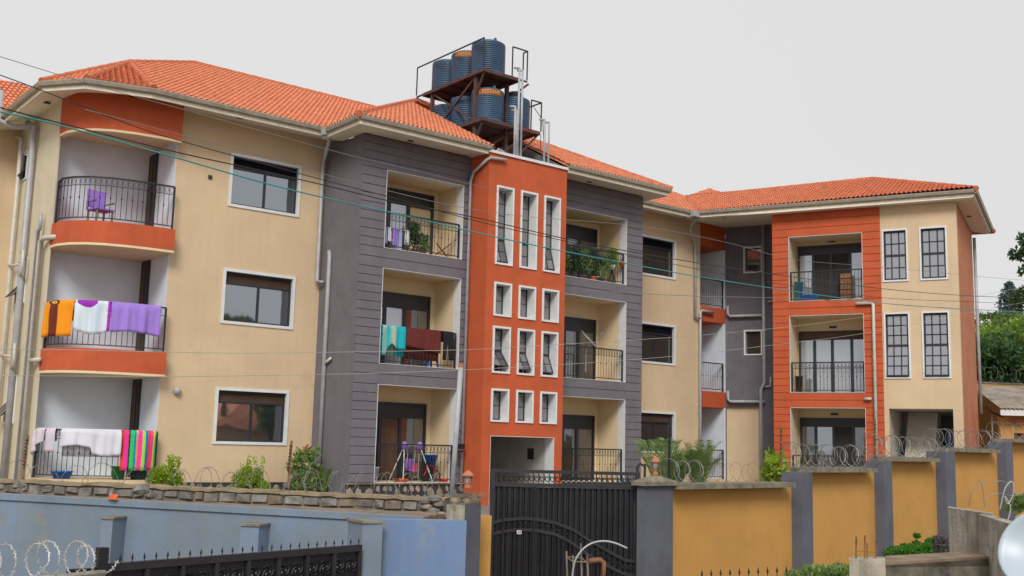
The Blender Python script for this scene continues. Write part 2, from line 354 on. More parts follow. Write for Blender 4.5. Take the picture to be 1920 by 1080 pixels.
# windows
def win_slide(fr, s0, s1, z0, z1, n, parent, g=GLS, g2=None, blind=True):
    w_ = MB().ring(fr, s0+.07, s1-.07, z0+.07, z1-.07, .05, n-.14, n-.07)
    zt = z1-.07-(z1-z0)*.21; sm = (s0+s1)/2+.02
    w_.fbox(fr, s0+.12, s1-.12, n-.135, n-.075, zt-.03, zt+.03); w_.fbox(fr, sm-.028, sm+.028, n-.135, n-.075, z0+.12, zt-.03)
    o = w_.build('window', DARK, parent)
    MB().ring(fr, s0, s1, z0, z1, .075, n-.07, n+.03).build('window_trim', TRIM, o)
    MB().fbox(fr, s0+.12, sm-.028, n-.115, n-.105, z0+.12, zt-.03).build('pane', g, o); MB().fbox(fr, sm+.028, s1-.12, n-.125, n-.115, z0+.12, zt-.03).build('pane', g2 or g, o)
    k = 8; hh = (z1-.12-zt-.03)/k; bl = MB()
    for i in range(k):
        za = zt+.03+hh*i; bl.hexa([fr.p(s0+.12, n-.12, za), fr.p(s1-.12, n-.12, za), fr.p(s1-.12, n-.085, za+.002), fr.p(s0+.12, n-.085, za+.002), fr.p(s0+.12, n-.12, za+hh*.8), fr.p(s1-.12, n-.12, za+hh*.8), fr.p(s1-.12, n-.115, za+hh*.82), fr.p(s0+.12, n-.115, za+hh*.82)])
    bl.build('louvre_blades', BLIND if blind else DARK, o)
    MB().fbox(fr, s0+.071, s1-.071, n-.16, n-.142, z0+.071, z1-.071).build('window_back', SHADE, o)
    return o
def win_steel(fr, s0, s1, z0, z1, n, parent, cols=2, rows=(3, 3), opened=0, g=GLC, depth=.35, tw=.055, trim=True, frame_s=None, bw=.011):
    a, c = (s0+tw, s1-tw) if not frame_s else frame_s
    zs = z0+tw; ze = z1-tw; zm = zs + (ze-zs)*rows[1]/(rows[0]+rows[1]) if rows[1] else zs
    f = .03 if bw < .015 else .055; nb = n-depth; w_ = MB().ring(fr, a, c, zs, ze, f, nb, nb+.04)
    def grid(mb, za, zb, r, tilt=0):
        hz = (zb-za)/r; L = zb-za
        def P(s_, k, dn):    # point on a sash hinged at its top edge
            d = (zb-k); return fr.p(s_, nb+.02+math.sin(tilt)*d+dn, zb-math.cos(tilt)*d)
        def bar(sa, sb, ka, kb, t=.012):
            mb.hexa([P(sa, ka, -t), P(sb, ka, -t), P(sb, ka, t), P(sa, ka, t), P(sa, kb, -t), P(sb, kb, -t), P(sb, kb, t), P(sa, kb, t)])
        for i in range(1, cols): x = a+(c-a)*i/cols; bar(x-bw, x+bw, za, zb)
        for j in range(1, r): k = za+hz*j; bar(a+f, c-f, k-bw, k+bw)
        if tilt:
            bar(a+.01, a+.045, za, zb, .016); bar(c-.045, c-.01, za, zb, .016); bar(a+.045, c-.045, za, za+.035, .016)
        panes = []
        for i in range(cols):
            for j in range(r):
                xa = a+(c-a)*i/cols+.012; xb = a+(c-a)*(i+1)/cols-.012; ka = za+hz*j+.012; kb = za+hz*(j+1)-.012
                q = MB(); q.hexa([P(xa, ka, -.004), P(xb, ka, -.004), P(xb, ka, .002), P(xa, ka, .002), P(xa, kb, -.004), P(xb, kb, -.004), P(xb, kb, .002), P(xa, kb, .002)]); panes.append(q)
        return panes
    pn = []
    if rows[1]:
        w_.fbox(fr, a+f, c-f, nb, nb+.04, zm-.018-bw, zm+.018+bw)
        if opened: w2 = MB(); p2 = grid(w2, zs+.02, zm-.02, rows[1], R(opened))
        else: pn += grid(w_, zs+f, zm-.018, rows[1])
    pn += grid(w_, zm+.018 if rows[1] else zs+f, ze-f, rows[0])
    o = w_.build('window', DARK, parent)
    for q in pn: q.build('pane', g, o)
    if rows[1] and opened:
        w2.build('open_sash', DARK, o)
        for q in p2: q.build('pane', GLD if random.random() < .3 and g is GLC else g, o)
    if trim: MB().ring(fr, s0, s1, z0, z1, tw, n-.02, n+.035).build('window_trim', TRIM, o)
    if trim and depth > .12:
        MB().ring(fr, s0+tw-.012, s1-tw+.012, z0+tw-.012, z1-tw+.012, .012, n-depth, n-.021).build('reveal', TRIM, o)
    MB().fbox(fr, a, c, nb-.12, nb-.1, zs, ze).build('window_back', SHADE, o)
    return o
def door_slide(fr, s0, s1, z0, z1, n, parent, cuts, mats, header=.42, hm=None):
    d = MB().ring(fr, s0, s1, z0, z1, .06, n, n+.07); zt = z1-header; d.fbox(fr, s0+.06, s1-.06, n, n+.065, zt-.03, zt+.03)
    for c in cuts: d.fbox(fr, c-.045, c+.045, n+.005, n+.075, z0+.06, zt-.03)
    o = d.build('sliding_door', DARK, parent); ed = [s0+.06]+list(cuts)+[s1-.06]
    for i in range(len(ed)-1):
        if mats[i]: MB().fbox(fr, ed[i]+(.045 if i else 0), ed[i+1]-(.045 if i < len(cuts) else 0), n+.015, n+.03, z0+.06, zt-.03).build('pane', mats[i], o)
        else: MB().fbox(fr, ed[i], ed[i+1], n-.6, n-.55, z0+.06, zt).build('dark_room_sheet', SHADE, o)  # dark sheet in place of the unlit room
    MB().fbox(fr, s0+.06, s1-.06, n+.01, n+.04, zt+.03, z1-.06).build('door_header', hm or DARK, o)
    return o
def pipe(pts, r, m, parent, collars=()):
    o = MB().tube(pts, r, 8).build('downpipe', m, parent, smooth=True)
    return o

P_ = 3.1
Z3, Z2, Z1 = 5.116, 2.016, -1.084       # floor levels
# ================================================================== GROUND, SKY SETTING
g = MB(); n_ = 60
def gz(x, y): return -3.3 + (max(0, min(3.5, (x-42)*.12)) if x > 42 else 0) + 1.6*max(0, min(1, (y+13)/6))*max(0, min(1, (x-36)/6))
xs = [-900, -300, -100, -40, -20] + [x for x in range(-10, 90, 3)] + [120, 200, 400, 900]; ys = [-900, -300, -100, -60, -45] + [y for y in range(-39, 60, 3)] + [90, 150, 300, 900]
for i in range(len(xs)-1):
    for j in range(len(ys)-1):
        a, b_, c, d = xs[i], xs[i+1], ys[j], ys[j+1]; g.face((a, c, gz(a, c)), (b_, c, gz(b_, c)), (b_, d, gz(b_, d)), (a, d, gz(a, d)))
g.build('ground', ASPH, kind='structure')
cg = MB(); cg.hexa([(-8, -2.5, -3.4), (12, -9.6, -3.4), (26, -9.4, -3.4), (31, -8.6, -3.4), (-8, -2.5, -1.62), (12, -9.6, -1.72), (26, -9.4, -1.72), (31, -8.6, -1.72)])
cg = MB(); cg.hexa([(-8, -2.6, -3.35), (11.7, -9.6, -3.35), (31, -9.2, -3.35), (40, 30, -3.35), (-8, -2.6, -1.6), (11.7, -9.6, -1.7), (31, -9.2, -1.7), (40, 30, -1.6)])
cg.build('compound_ground', PAVE, kind='structure')

# ================================================================== APARTMENT BUILDING
B = thing('apartment_building', 'three-storey apartment block in cream, grey and orange with orange tiled roof and stacked balconies', 'building', (16, 0, -1.6))
WT, WB = 1.262, -.188
# --- cream front left of the grey bay
h = [(11.46+.07, 13.537-.07, WB+.07+P_*k, WT-.07+P_*k) for k in range(3)]
wall('wall', FM, 10.0, 14.30, -1.6, 8.365, 0, h, CREAM, B, th=.25)
for k in range(3): win_slide(FM, 11.46, 13.537, WB+P_*k, WT+P_*k, 0, B, g=GLS, blind=k != 2)
h = [(26.575+.07, 28.65-.07, WB+.07+P_*k, WT-.07+P_*k) for k in range(3)]
wall('wall', FM, 24.88, 29.98, -1.6, 8.365, 0, h, CREAM, B, th=.25)
for k in range(3): win_slide(FM, 26.575, 28.65, WB+P_*k, WT+P_*k, 0, B, g=GLD, blind=k == 0)
# --- rounded corner balconies at the left end
ARC = [(7.45, 1.3), (7.5, .85), (7.66, .45), (7.95, .1), (8.35, -.13), (8.85, -.27), (9.4, -.33), (9.98, -.34)]
def arcslab(z0, z1, m, name, thick=None, grow=0):
    b = MB(); A = [Vector((x, y, 0)) for x, y in ARC]; A[0] = Vector((7.47, 1.3, 0)); I = [Vector((7.62, 1.5, 0))] + [a + Vector((.12, .14, 0)) for a in A[1:-1]] + [Vector((9.98, -.16, 0))]
    if thick is None:
        for a, c in zip(A, A[1:]): b.face(a+Vector((0, 0, z0)), c+Vector((0, 0, z0)), c+Vector((0, 0, z1)), a+Vector((0, 0, z1)))
        e = [Vector((9.98, 1.75, 0)), Vector((7.47, 1.75, 0))]; loop = A+e
        for zz, fl in ((z0, -1), (z1, 1)): b.face(*[p+Vector((0, 0, zz)) for p in loop][::fl])
        b.face(A[-1]+Vector((0, 0, z0)), e[0]+Vector((0, 0, z0)), e[0]+Vector((0, 0, z1)), A[-1]+Vector((0, 0, z1)))
        b.face(e[1]+Vector((0, 0, z0)), A[0]+Vector((0, 0, z0)), A[0]+Vector((0, 0, z1)), e[1]+Vector((0, 0, z1)))
    else:
        for (a, c, i, j) in zip(A, A[1:], I, I[1:]): b.hexa([p+Vector((0, 0, z)) for z in (z0, z1) for p in (a, c, j, i)])
    return b.build(name, m, B, smooth=False)
for z in (Z3, Z2): arcslab(z-.54, z, ORANGE, 'balcony_slab'); arcslab(z-.60, z-.542, CREAM2, 'slab_edge')
arcslab(7.42, 8.365, ORANGE, 'balcony_lintel', thick=1); arcslab(7.36, 7.418, CREAM2, 'slab_edge', thick=1)
arcslab(-1.6, Z1, CREAM, 'balcony_slab')
MB().box(7.46, 10.0, 1.75, 1.95, -1.6, 8.365).build('wall', WHITE, B)
MB().box(9.984, 9.998, .004, 1.749, -1.6, 8.36).build('wall', WHITE, B); MB().box(9.999, 10.2, .26, 1.749, -1.6, 8.36).build('wall', WHITE, B)
cl_ = [Vector((7.64, 1.5, 0))] + [Vector((x+.13, y+.16, 0)) for x, y in ARC[1:-1]] + [Vector((9.97, -.15, 0)), Vector((9.97, 1.74, 0)), Vector((7.6, 1.74, 0))]
b = MB(); b.face(*[p+Vector((0, 0, 7.5)) for p in cl_]); b.face(*[p+Vector((0, 0, 7.58)) for p in cl_][::-1]); b.build('ceiling', CREAM2, B)
for z, hh in ((Z3, 2.28), (Z2, 2.5), (Z1, 2.5)):      # doors in the side wall, seen edge-on
    d = MB().box(9.93, 9.983, 1.22, 1.745, z+.02, z+hh).build('door', DARK, B); MB().box(9.915, 9.929, 1.42, 1.6, z+.1, z+hh-.1).build('pane', CURT, d)
for z, hh in ((Z3, 1.1), (Z2, 1.12), (Z1, 1.15)):
    P = [(x*.985+.14, y*.93+.1) for x, y in ARC]; P[0] = (7.56, 1.32); P[-1] = (9.93, -.22)
    railing(P, z, hh, B, spacing=.125)
# side face of the left end, and the wing behind it
FS = Frame((7.45, 0, 0), (0, 1, 0), (-1, 0, 0))
hs = [(4.0, 4.6, 6.75, 7.55), (3.1, 4.0, 3.3, 4.5), (3.1, 4.0, .2, 1.45), (3.6, 4.3, 5.0, 5.0)]
wall('wall', FS, 1.3, 5.0, -1.6, 8.365, 0, hs[:3], PALE, B, th=.05)
for q in hs[:3]: win_steel(FS, *q, 0, B, cols=2, rows=(1, 1), opened=40, depth=.08, tw=.04)
wall('wall', Frame((-8, 5.0, 0), (1, 0, 0), (0, -1, 0)), 0, 15.45, -1.6, 8.365, 0, [], CREAM, B)
MB().box(7.66, 40, 8.2, 8.4, -1.6, 8.3).build('wall', CREAM, B)     # rear wall
# --- grey bay
hg = [(15.04, 17.62, Z3, 7.257), (15.04, 17.62, Z2, 1.476+P_), (15.04, 17.62, Z1, 1.476)]
hg2 = [(21.5, 24.135, Z3, 7.257), (21.5, 24.135, Z2, 1.476+P_), (21.5, 24.135, Z1, 1.476)]
wall('wall', FM, 14.28, 18.2, -1.62, 8.13, 2.03, hg, GRAY, B, th=.3)
wall('wall', FM, 20.6, 24.867, -1.62, 8.13, 2.03, hg2, GRAY, B, th=.3)
cladding(FM, 14.29, 18.0, Z1, 8.13, 2.03, hg, GRAY, B); cladding(FM, 20.9, 24.867, Z1, 8.13, 2.03, hg2, GRAY, B)
MB().box(14.28, 14.45, -1.73, -.001, -1.62, 8.129).build('wall', GRAY, B); MB().box(14.283, 14.45, -.93, -.002, 8.13, 8.35).build('wall', GRAY, B); MB().box(24.7, 24.867, -1.73, 0, -1.62, 8.13).build('wall', GRAY, B)
def reveal(fr, q, n, th, parent):
    t = .012; MB().ring(fr, q[0]-.0, q[1]+.0, q[2]-.0, q[3]+.0, t, n-th, n+.03).build('opening_reveal', TRIM, parent)
for q in hg+hg2:
    reveal(FM, q, 2.03, .3, B); recess('balcony_recess', FM, q[0]-.0, q[1], q[2]+.013, q[3]+.0, 1.729, .78, CREAM2, B)
for i, q in enumerate(hg):
    top = q[2]+2.0 if i == 0 else q[2]+2.12
    if i == 2: top = q[2]+2.15
    door_slide(FM, 15.05, 17.42, q[2]+.02, top, .80, B, (15.9, 16.55), ((GLB, GLB, None), (GLB, GLB, GLD), (GLD, CURT, GLD))[i], header=.4)
for i, q in enumerate(hg2):
    door_slide(FM, 21.52, 23.95, q[2]+.02, q[2]+(1.95 if i == 0 else 2.05), .80, B, (22.6, 23.2), (GLD, GLD, GLD), header=.42)
for q in hg: railing([(q[0]+.03, -1.98), (q[1]-.08, -1.98)], q[2], 1.0, B)
for q in hg2: railing([(q[0]+.03, -1.98), (q[1]-.08, -1.98)], q[2], 1.0, B)
# plinth with set stones
pl = MB().fbox(FM, 14.2, 17.9, 2.06, 2.16, -1.62, -1.12).build('plinth', MORTAR, B); MB().fbox(FM, 14.15, 18.0, 2.02, 2.2, -1.119, -1.085).build('plinth_cap', EARTH, B)
for (a, c) in ((14.2, 17.85), (10.5, 14.1), (20.9, 24.8)):
    x = a+.08; nn = 2.16 if a != 10.5 else .05
    if a == 10.5: MB().fbox(FM, 10.2, 14.15, .002, .05, -1.62, -1.15).build('plinth', MORTAR, B)
    if a == 20.9: MB().fbox(FM, 20.9, 24.85, 2.06, 2.16, -1.62, -1.12).build('plinth', MORTAR, B)
    while x < c:
        big = random.random() < .6
        for zc, r_ in (((-1.37, random.uniform(.13, .17)),) if big else ((-1.24, random.uniform(.07, .09)), (-1.48, random.uniform(.08, .1)))):
            b = MB(); k = random.randint(6, 8); cx_ = x+random.uniform(-.02, .03); ph = random.random()*6; sx_ = random.uniform(.75, .95)
            rad = [random.uniform(.8, 1.15) for _ in range(k)]
            ring_ = [(cx_+r_*sx_*rad[j]*math.cos(ph+2*math.pi*j/k), zc+r_*1.15*rad[j]*math.sin(ph+2*math.pi*j/k)) for j in range(k)]
            f0 = [FM.p(u, nn, z) for u, z in ring_]; f1 = [FM.p(cx_+(u-cx_)*.86, nn+.02, zc+(z-zc)*.86) for u, z in ring_]
            for j in range(k): b.face(f0[j], f0[(j+1) % k], f1[(j+1) % k], f1[j])
            b.face(*f1); b.build('stone', random.choice([STONE2, STONE2, STONE, SANDM]), B)
        x += .27 if big else .2
# --- orange stair tower
TX0, TX1, TN = 17.86, 20.77, 2.9
k_ = 1.975; cols_ = [(18.14, 18.765), (19.02, 19.65), (19.9, 20.53)]
rows_ = [(4.967, 7.22), (3.513, 4.467), (1.93, 3.235), (.594, 1.505)]
ht = [(a+.05, c-.05, z0+.05, z1-.05) for a, c in cols_ for z0, z1 in rows_] + [(18.17, 20.47, -3.0, .215)]
wall('wall', FM, TX0, TX1, -1.75, 8.12, TN, ht, ORANGE, B, th=.38)
MB().fbox(FM, TX0, TX1, TN-.3, TN, -3.3, -1.752).build('wall', YEL, B)
MB().fbox(FM, TX0, TX0+.2, 2.03, TN-.381, -1.75, 8.12).build('wall', ORANGE, B); MB().fbox(FM, TX1-.2, TX1, 2.03, TN-.381, -1.75, 8.12).build('wall', ORANGE, B)
MB().fbox(FM, TX0-.05, TX1+.03, -1.5, TN+.05, 8.121, 8.2).build('parapet_coping', TRIM, B)
recess('entrance_recess', FM, 18.17, 20.47, -3.0, .215, TN-.381, -.4, GRYW, B)
q = PX(995, 851, 20.46); MB().box(20.44, 20.468, q.y-.13, q.y+.13, q.z-.16, q.z+.16).build('niche_dark_panel', SHADE, B); reveal(FM, (18.17, 20.47, -3.0, .215), TN-.03, .35, B)  # flat dark panel, the niche's shade put into its colour
for ci, (a, c) in enumerate(cols_):
    for ri, (z0, z1) in enumerate(rows_):
        op = {(0, 0): 17, (2, 0): 17, (0, 2): 40, (1, 2): 30, (2, 2): 24}.get((ci, ri), 0)
        if ri == 0: rw = (4, 2)
        elif ri == 2: rw = (2, 2)
        else: rw = (2, 0)
        win_steel(FM, a, c, z0, z1, TN, B, cols=2, rows=rw, opened=op, depth=.34)
# --- re-entrant corner balconies at the end of the main front
for (z0, z1) in ((7.47, 8.37), (4.67, 5.22), (1.52, 2.1), (-1.6, -1.08)):
    MB().box(29.98, 31.39, 0, 1.3, z0, z1).build('balcony_lintel' if z1 > 6 else 'balcony_slab', ORANGE if z1 > 0 else CREAM, B)
MB().box(29.98, 33, 1.301, 1.5, -1.6, 8.33).build('wall', WHITE, B)
MB().box(31.31, 31.39, .002, 1.299, -1.08, 7.47).build('wall', WHITE, B)
MB().box(29.78, 29.979, .251, 1.299, -1.6, 8.3).build('wall', CREAM, B)
for z in (5.22, 2.1, -1.08): railing([(30.0, .04), (31.28, .04)], z, 1.05, B, scroll=False, spacing=.1)
# --- wing
NR = -2.645; SQ = 1.1416
s_a, z_a = FWG.px(1394, 463, NR); s_b, z_b = FWG.px(1430, 511, NR); s_c, z_c = FWG.px(1395, 619, NR); s_d, z_d = FWG.px(1430, 666, NR)
zb_ = FWG.px(1392, 762, NR)[1]
wall('wall', FWG, SQ, 4.2, zb_, 8.365, NR, [(s_a+.05, s_b-.05, z_b+.05, z_a-.05), (s_c+.05, s_d-.05, z_d+.05, z_c-.05)], GRAY, B)
wall('wall', FWG, SQ, 4.2, -1.7, zb_-.002, NR-.12, [], CREAM, B)
MB().fbox(FWG, 2.55, 4.2, NR-.1, NR, -1.7, zb_-.002).build('corner_pilaster', GRAY, B)
win_steel(FWG, s_a, s_b, z_b, z_a, NR, B, cols=1, rows=(1, 0), depth=.18, g=GLD); win_steel(FWG, s_c, s_d, z_d, z_c, NR, B, cols=1, rows=(2, 0), depth=.18, g=GLD)
J, K = 4.17, 6.612
ho = [(J, K, Z3-.067+.0, 7.286), (J, K, 1.949, 4.557), (J, K, -1.151, 1.457)]
wall('wall', FWG, 3.607, 7.19, -1.9, 8.12, 0, ho, ORANGE, B, th=.2)
cladding(FWG, 3.607, 7.19, -1.9, 8.12, 0, ho, ORANGE, B, pitch=.245)
MB().fbox(FWG, 3.607, 3.8, NR+.001, -.201, -1.9, 8.12).build('wall', GRAY, B)
for i, q in enumerate(ho):
    reveal(FWG, q, 0, .2, B); recess('balcony_recess', FWG, q[0], q[1], q[2]+.013, q[3], -.201, -1.2, CREAM2, B)
    top = (7.15, 1.457+3.1-.42, 1.457-.3)[i]
    cu = (4.75, 5.35, 6.0)
    ms = ((GLB, SHADE, SHADE, GLB), (GLB, GLB, GLB, GLB), (GLD, GLS, SHADE, GLD))[i]  # SHADE entries are dark sheets for the unlit room behind open leaves
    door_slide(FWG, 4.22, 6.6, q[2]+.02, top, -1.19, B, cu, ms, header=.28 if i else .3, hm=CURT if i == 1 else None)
    MB().fbox(FWG, 5.25, 5.5, -1.199, -1.17, top+.1, top+.17).build('vent', DARK, B)
    railing([FWG.p(J+.04, -.1, 0)[:2], FWG.p(K-.05, -.1, 0)[:2]], q[2], 1.02, B, scroll=i == 1, spacing=.12)
sA, zt_ = FWG.px(1662, 766, 0); sB, _ = FWG.px(1787, 766, 0)
wins = [(7.24, 8.05, 5.576, 7.326), (8.405, 9.25, 5.576, 7.326), (7.24, 8.05, 2.404, 4.562), (8.405, 9.25, 2.404, 4.562)]
wall('wall', FWG, 7.191, 9.546, -1.9, 8.12, -.004, [(q[0]+.05, q[1]-.05, q[2]+.05, q[3]-.05) for q in wins] + [(sA+.08, sB, -1.9+.3, zt_)], CREAM, B, th=.25)
for i, q in enumerate(wins): win_steel(FWG, *q, -.004, B, cols=3, rows=(2, 2) if i < 2 else (3, 3), opened=3 if i < 2 else 9, depth=.1, g=GLW, bw=.02)
wall('wall', Frame(FWG.p(9.546, -.25, 0), -FWG.n, FWG.d), 0, 5.2, -1.9, 8.12, 0, [], BROWN, B, th=.2)
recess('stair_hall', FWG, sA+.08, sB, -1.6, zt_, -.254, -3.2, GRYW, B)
# stair flight seen through the ground floor opening
st = MB(); st.hexa([FWG.p(sA+.3, -2.9, zt_-.02), FWG.p(sA+1.25, -2.9, zt_-.02), FWG.p(sA+1.25, -.9, -1.5), FWG.p(sA+.3, -.9, -1.5), FWG.p(sA+.3, -2.7, zt_-.01), FWG.p(sA+1.25, -2.7, zt_-.01), FWG.p(sA+1.25, -.7, -1.3), FWG.p(sA+.3, -.7, -1.3)])
st.build('stair_flight', SOFF, B)
MB().fbox(FWG, sA+1.3, sB-.05, -3.19, -3.1, -1.0, zt_-.1).build('stair_dark_panel', DARK, B); MB().fbox(FWG, sB-.55, sB-.25, -3.09, -3.07, 0, .8).build('pane', BLP, B)  # solid dark panel stands in for the gloom behind the stair
# --- soffits, fascias, gutters
def soffit(pts, name='soffit'):
    b = MB(); A = [Vector(p) for p in pts]; b.face(*A); b.face(*[p+Vector((0, 0, .04)) for p in A][::-1])
    for a, c in zip(A, A[1:]+A[:1]): b.face(a, c, c+Vector((0, 0, .04)), a+Vector((0, 0, .04)))
    return b.build(name, SOFF, B)
ZS = 8.34
soffit([(6.75, .4, 8.16), (6.75, 5.0, 8.16), (7.45, 5, ZS), (7.45, 1.3, ZS)])
soffit([(6.75, .4, 8.16), (7.45, 1.3, ZS), (7.6, .5, ZS), (8.0, .1, ZS), (8.93, -.3, ZS), (8.93, -.95, 8.16), (7.46, -.55, 8.16)])
soffit([(8.93, -.95, 8.16), (8.93, -.3, ZS), (8.93, 0, ZS), (14.28, 0, ZS), (14.28, -.93, 8.16)])
soffit([(13.65, -2.9, 8.06), (13.65, -.94, 8.06), (14.279, -.94, 8.14), (14.28, -2.06, 8.14)])
soffit([(13.65, -2.9, 8.06), (14.28, -2.06, 8.14), (TX0-.05, -2.06, 8.14), (TX0-.05, -2.9, 8.06)])
soffit([(TX1+.03, -2.9, 8.06), (TX1+.03, -2.06, 8.14), (24.867, -2.06, 8.14), (25.15, -2.9, 8.06)])
soffit([(25.15, -2.9, 8.06), (24.867, -2.06, 8.14), (24.867, -.1, 8.14), (25.15, -.1, 8.06)])
soffit([(24.87, -.93, 8.16), (24.87, 0, ZS), (31.39, 0, ZS), (28.6, -.93, 8.16)])
GO = .42; GC = FWG.p(.68, GO, 0)
soffit([(28.6, -.93, 8.16), (31.39, 0, ZS), FWG.p(3.607, NR, ZS), FWG.p(3.607, GO, 8.1), ])
soffit([FWG.p(3.607, GO, 8.1), FWG.p(3.607, -.2, 8.125), FWG.p(9.546, -.2, 8.125), FWG.p(10.1, GO, 8.1)])
soffit([FWG.p(10.1, GO, 8.1), FWG.p(9.546, -.2, 8.125), FWG.p(9.546, -5.4, 8.125), FWG.p(10.1, -6.0, 8.1)])
def eave(pts, parent=B, z0=8.05, zt=8.3):
    f = MB()
    for a, c in zip(pts, pts[1:]):
        a = Vector(a); c = Vector(c); f.beam((a.x, a.y, (a.z+z0+.08)/2+.02), (c.x, c.y, (a.z+z0+.08)/2+.02), .03, .2)
    f.build('fascia', FASC, parent)
    gm = MB()
    for a, c in zip(pts, pts[1:]):
        a = Vector(a); c = Vector(c); d = (c-a).normalized(); o_ = Vector((d.y, -d.x, 0))
        prof = [(.0, -.06), (.05, -.075), (.10, -.05), (.125, .03), (.125, .055), (.112, .055), (.1, .0), (.0, .0)]
        i0 = len(gm.v)
        for q in (a-d*.03, c+d*.03):
            gm.v += [q + o_*p + Vector((0, 0, zz+.0)) for p, zz in prof]
        L = len(prof)
        for j in range(L): gm.f.append((i0+j, i0+(j+1) % L, i0+L+(j+1) % L, i0+L+j))
        gm.f.append(tuple(i0+j for j in range(L))); gm.f.append(tuple(i0+L+j for j in range(L))[::-1])
    gm.build('gutter', GUT, parent)
GZ = 8.32
eave([(6.75, 5.0, GZ), (6.75, .4, GZ), (7.46, -.55, GZ), (8.93, -.95, GZ), (13.65, -.95, GZ)])
eave([(13.65, -.97, 8.24), (13.65, -2.9, 8.24), (TX0-.05, -2.9, 8.24)], z0=7.97)
eave([(TX1+.04, -2.9, 8.24), (25.15, -2.9, 8.24), (25.15, -.97, 8.24)], z0=7.97)
eave([(25.0, -.95, GZ), (28.55, -.95, GZ), FWG.p(10.12, GO, 8.29), FWG.p(10.12, -6.0, 8.29)])
eave([(-8, 4.1, GZ), (6.72, 4.1, GZ)])
soffit([(-8, 4.1, 8.16), (-8, 5, ZS), (7.4, 5, ZS), (6.75, 4.1, 8.16)])
for q in (PZ(89, 192, 8.25), PZ(251, 180, 8.25), PZ(450, 220, 8.25), PZ(770, 263, 8.12), PZ(1105, 340, 8.12), PZ(1285, 406, 8.25), PZ(1358, 407, 8.2), PZ(1408, 403, 8.2), PZ(1817, 405, 8.12)):
    MB().box(q.x-.08, q.x+.08, q.y-.05, q.y+.05, q.z-.03, q.z+.0).build('soffit_vent', DARK, B)
# --- tiled roof slopes
def tiles(poly, eave_dir, parent=B, pu=.145, pv=.26, m=TILE, sub=6):
    P = [Vector(p) for p in poly]; nrm = Vector((0, 0, 0))
    for i in range(len(P)): nrm += (P[i]-P[0]).cross(P[(i+1) % len(P)]-P[0])
    nrm.normalize()
    if nrm.z < 0: nrm = -nrm; P = P[::-1]
    U = Vector(eave_dir).normalized(); U = (U - nrm*U.dot(nrm)).normalized(); V = nrm.cross(U)
    if V.z < 0: V = -V
    O = P[0]; us = [(p-O).dot(U) for p in P]; vs = [(p-O).dot(V) for p in P]
    u0 = min(us)-.1; u1 = max(us)+.1; v0 = min(vs); v1 = max(vs)+.1
    nu = int((u1-u0)/pu*sub)+1; nv = int((v1-v0)/pv)+1; bm = bmesh.new(); prev = None
    for j in range(nv):
        for (fv, hh, sc) in ((0, .042, 1), (.96, .006, .35)):
            row = []
            for i in range(nu+1):
                ph = 2*math.pi*(i/sub); wv = math.cos(ph)
                row.append(bm.verts.new(O + U*(u0+i*pu/sub) + V*(v0+(j+fv)*pv - (.03*(1-wv)*(fv == 0))) + nrm*(hh + .018*wv)))
            if prev:
                for i in range(nu): bm.faces.new((prev[i], prev[i+1], row[i+1], row[i]))
            prev = row
    c = sum(P, Vector())/len(P)
    for a, b_ in zip(P, P[1:]+P[:1]):
        d = (b_-a); pn = d.cross(nrm).normalized()
        if pn.dot(c-a) > 0: pn = -pn
        bmesh.ops.bisect_plane(bm, geom=bm.verts[:]+bm.edges[:]+bm.faces[:], plane_co=a+pn*.001, plane_no=pn, clear_outer=True)
    # deck below the tiles
    bot = [bm.verts.new(p-nrm*.06) for p in P]; top = [bm.verts.new(p-nrm*.012) for p in P]
    bm.faces.new(bot[::-1]); bm.faces.new(top)
    for i in range(len(P)): bm.faces.new((bot[i], bot[(i+1) % len(P)], top[(i+1) % len(P)], top[i]))
    off = wloc(parent); bm.transform(Matrix.Translation(-off)); me = bpy.data.meshes.new('roof_tiles'); bm.to_mesh(me); bm.free(); me.materials.append(m)
    o = bpy.data.objects.new('roof_tiles', me); COL.objects.link(o); o.parent = parent; o['kind'] = 'stuff'; return o
def ridge(a, c, parent=B, r=.085, m=RIDGE):
    a = Vector(a); c = Vector(c); L = (c-a).length; n = max(1, round(L/.5)); b = MB()
    for i in range(n):
        p = a+(c-a)*(i/n); q = a+(c-a)*((i+1.06)/n); b.tube([p+Vector((0, 0, .0)), q+Vector((0, 0, -.0))], r*1.08, 8, r1=r*.94)
    return b.build('ridge_cap', m, parent)
ZE = 8.4
A_ = Vector((9.54, 2.77, 10.21)); B_ = Vector((12.64, 6.0, 11.825)); C_ = Vector((28.6, 6.0, 11.825)); D_ = Vector((31.4, 2.0, 9.825))
tiles([(8.93, -1.0, 8.36), (28.5, -1.0, 8.36), D_, C_, B_, A_], (1, 0, 0))
tiles([(7.46, -.6, 8.36), (8.93, -1.0, 8.36), A_], (1.47, -.4, 0)); tiles([(6.7, .4, 8.36), (7.46, -.6, 8.36), A_], (.76, -1, 0))
tiles([(6.7, 4.6, 8.36), (6.7, .4, 8.36), A_, (9.54, 4.6, 10.21)], (0, 1, 0))
for q in ((7.46, -.6, 8.4), (8.93, -1.0, 8.4), (6.7, .4, 8.4)): ridge(q, A_)
ridge(A_, B_); ridge(B_, C_)
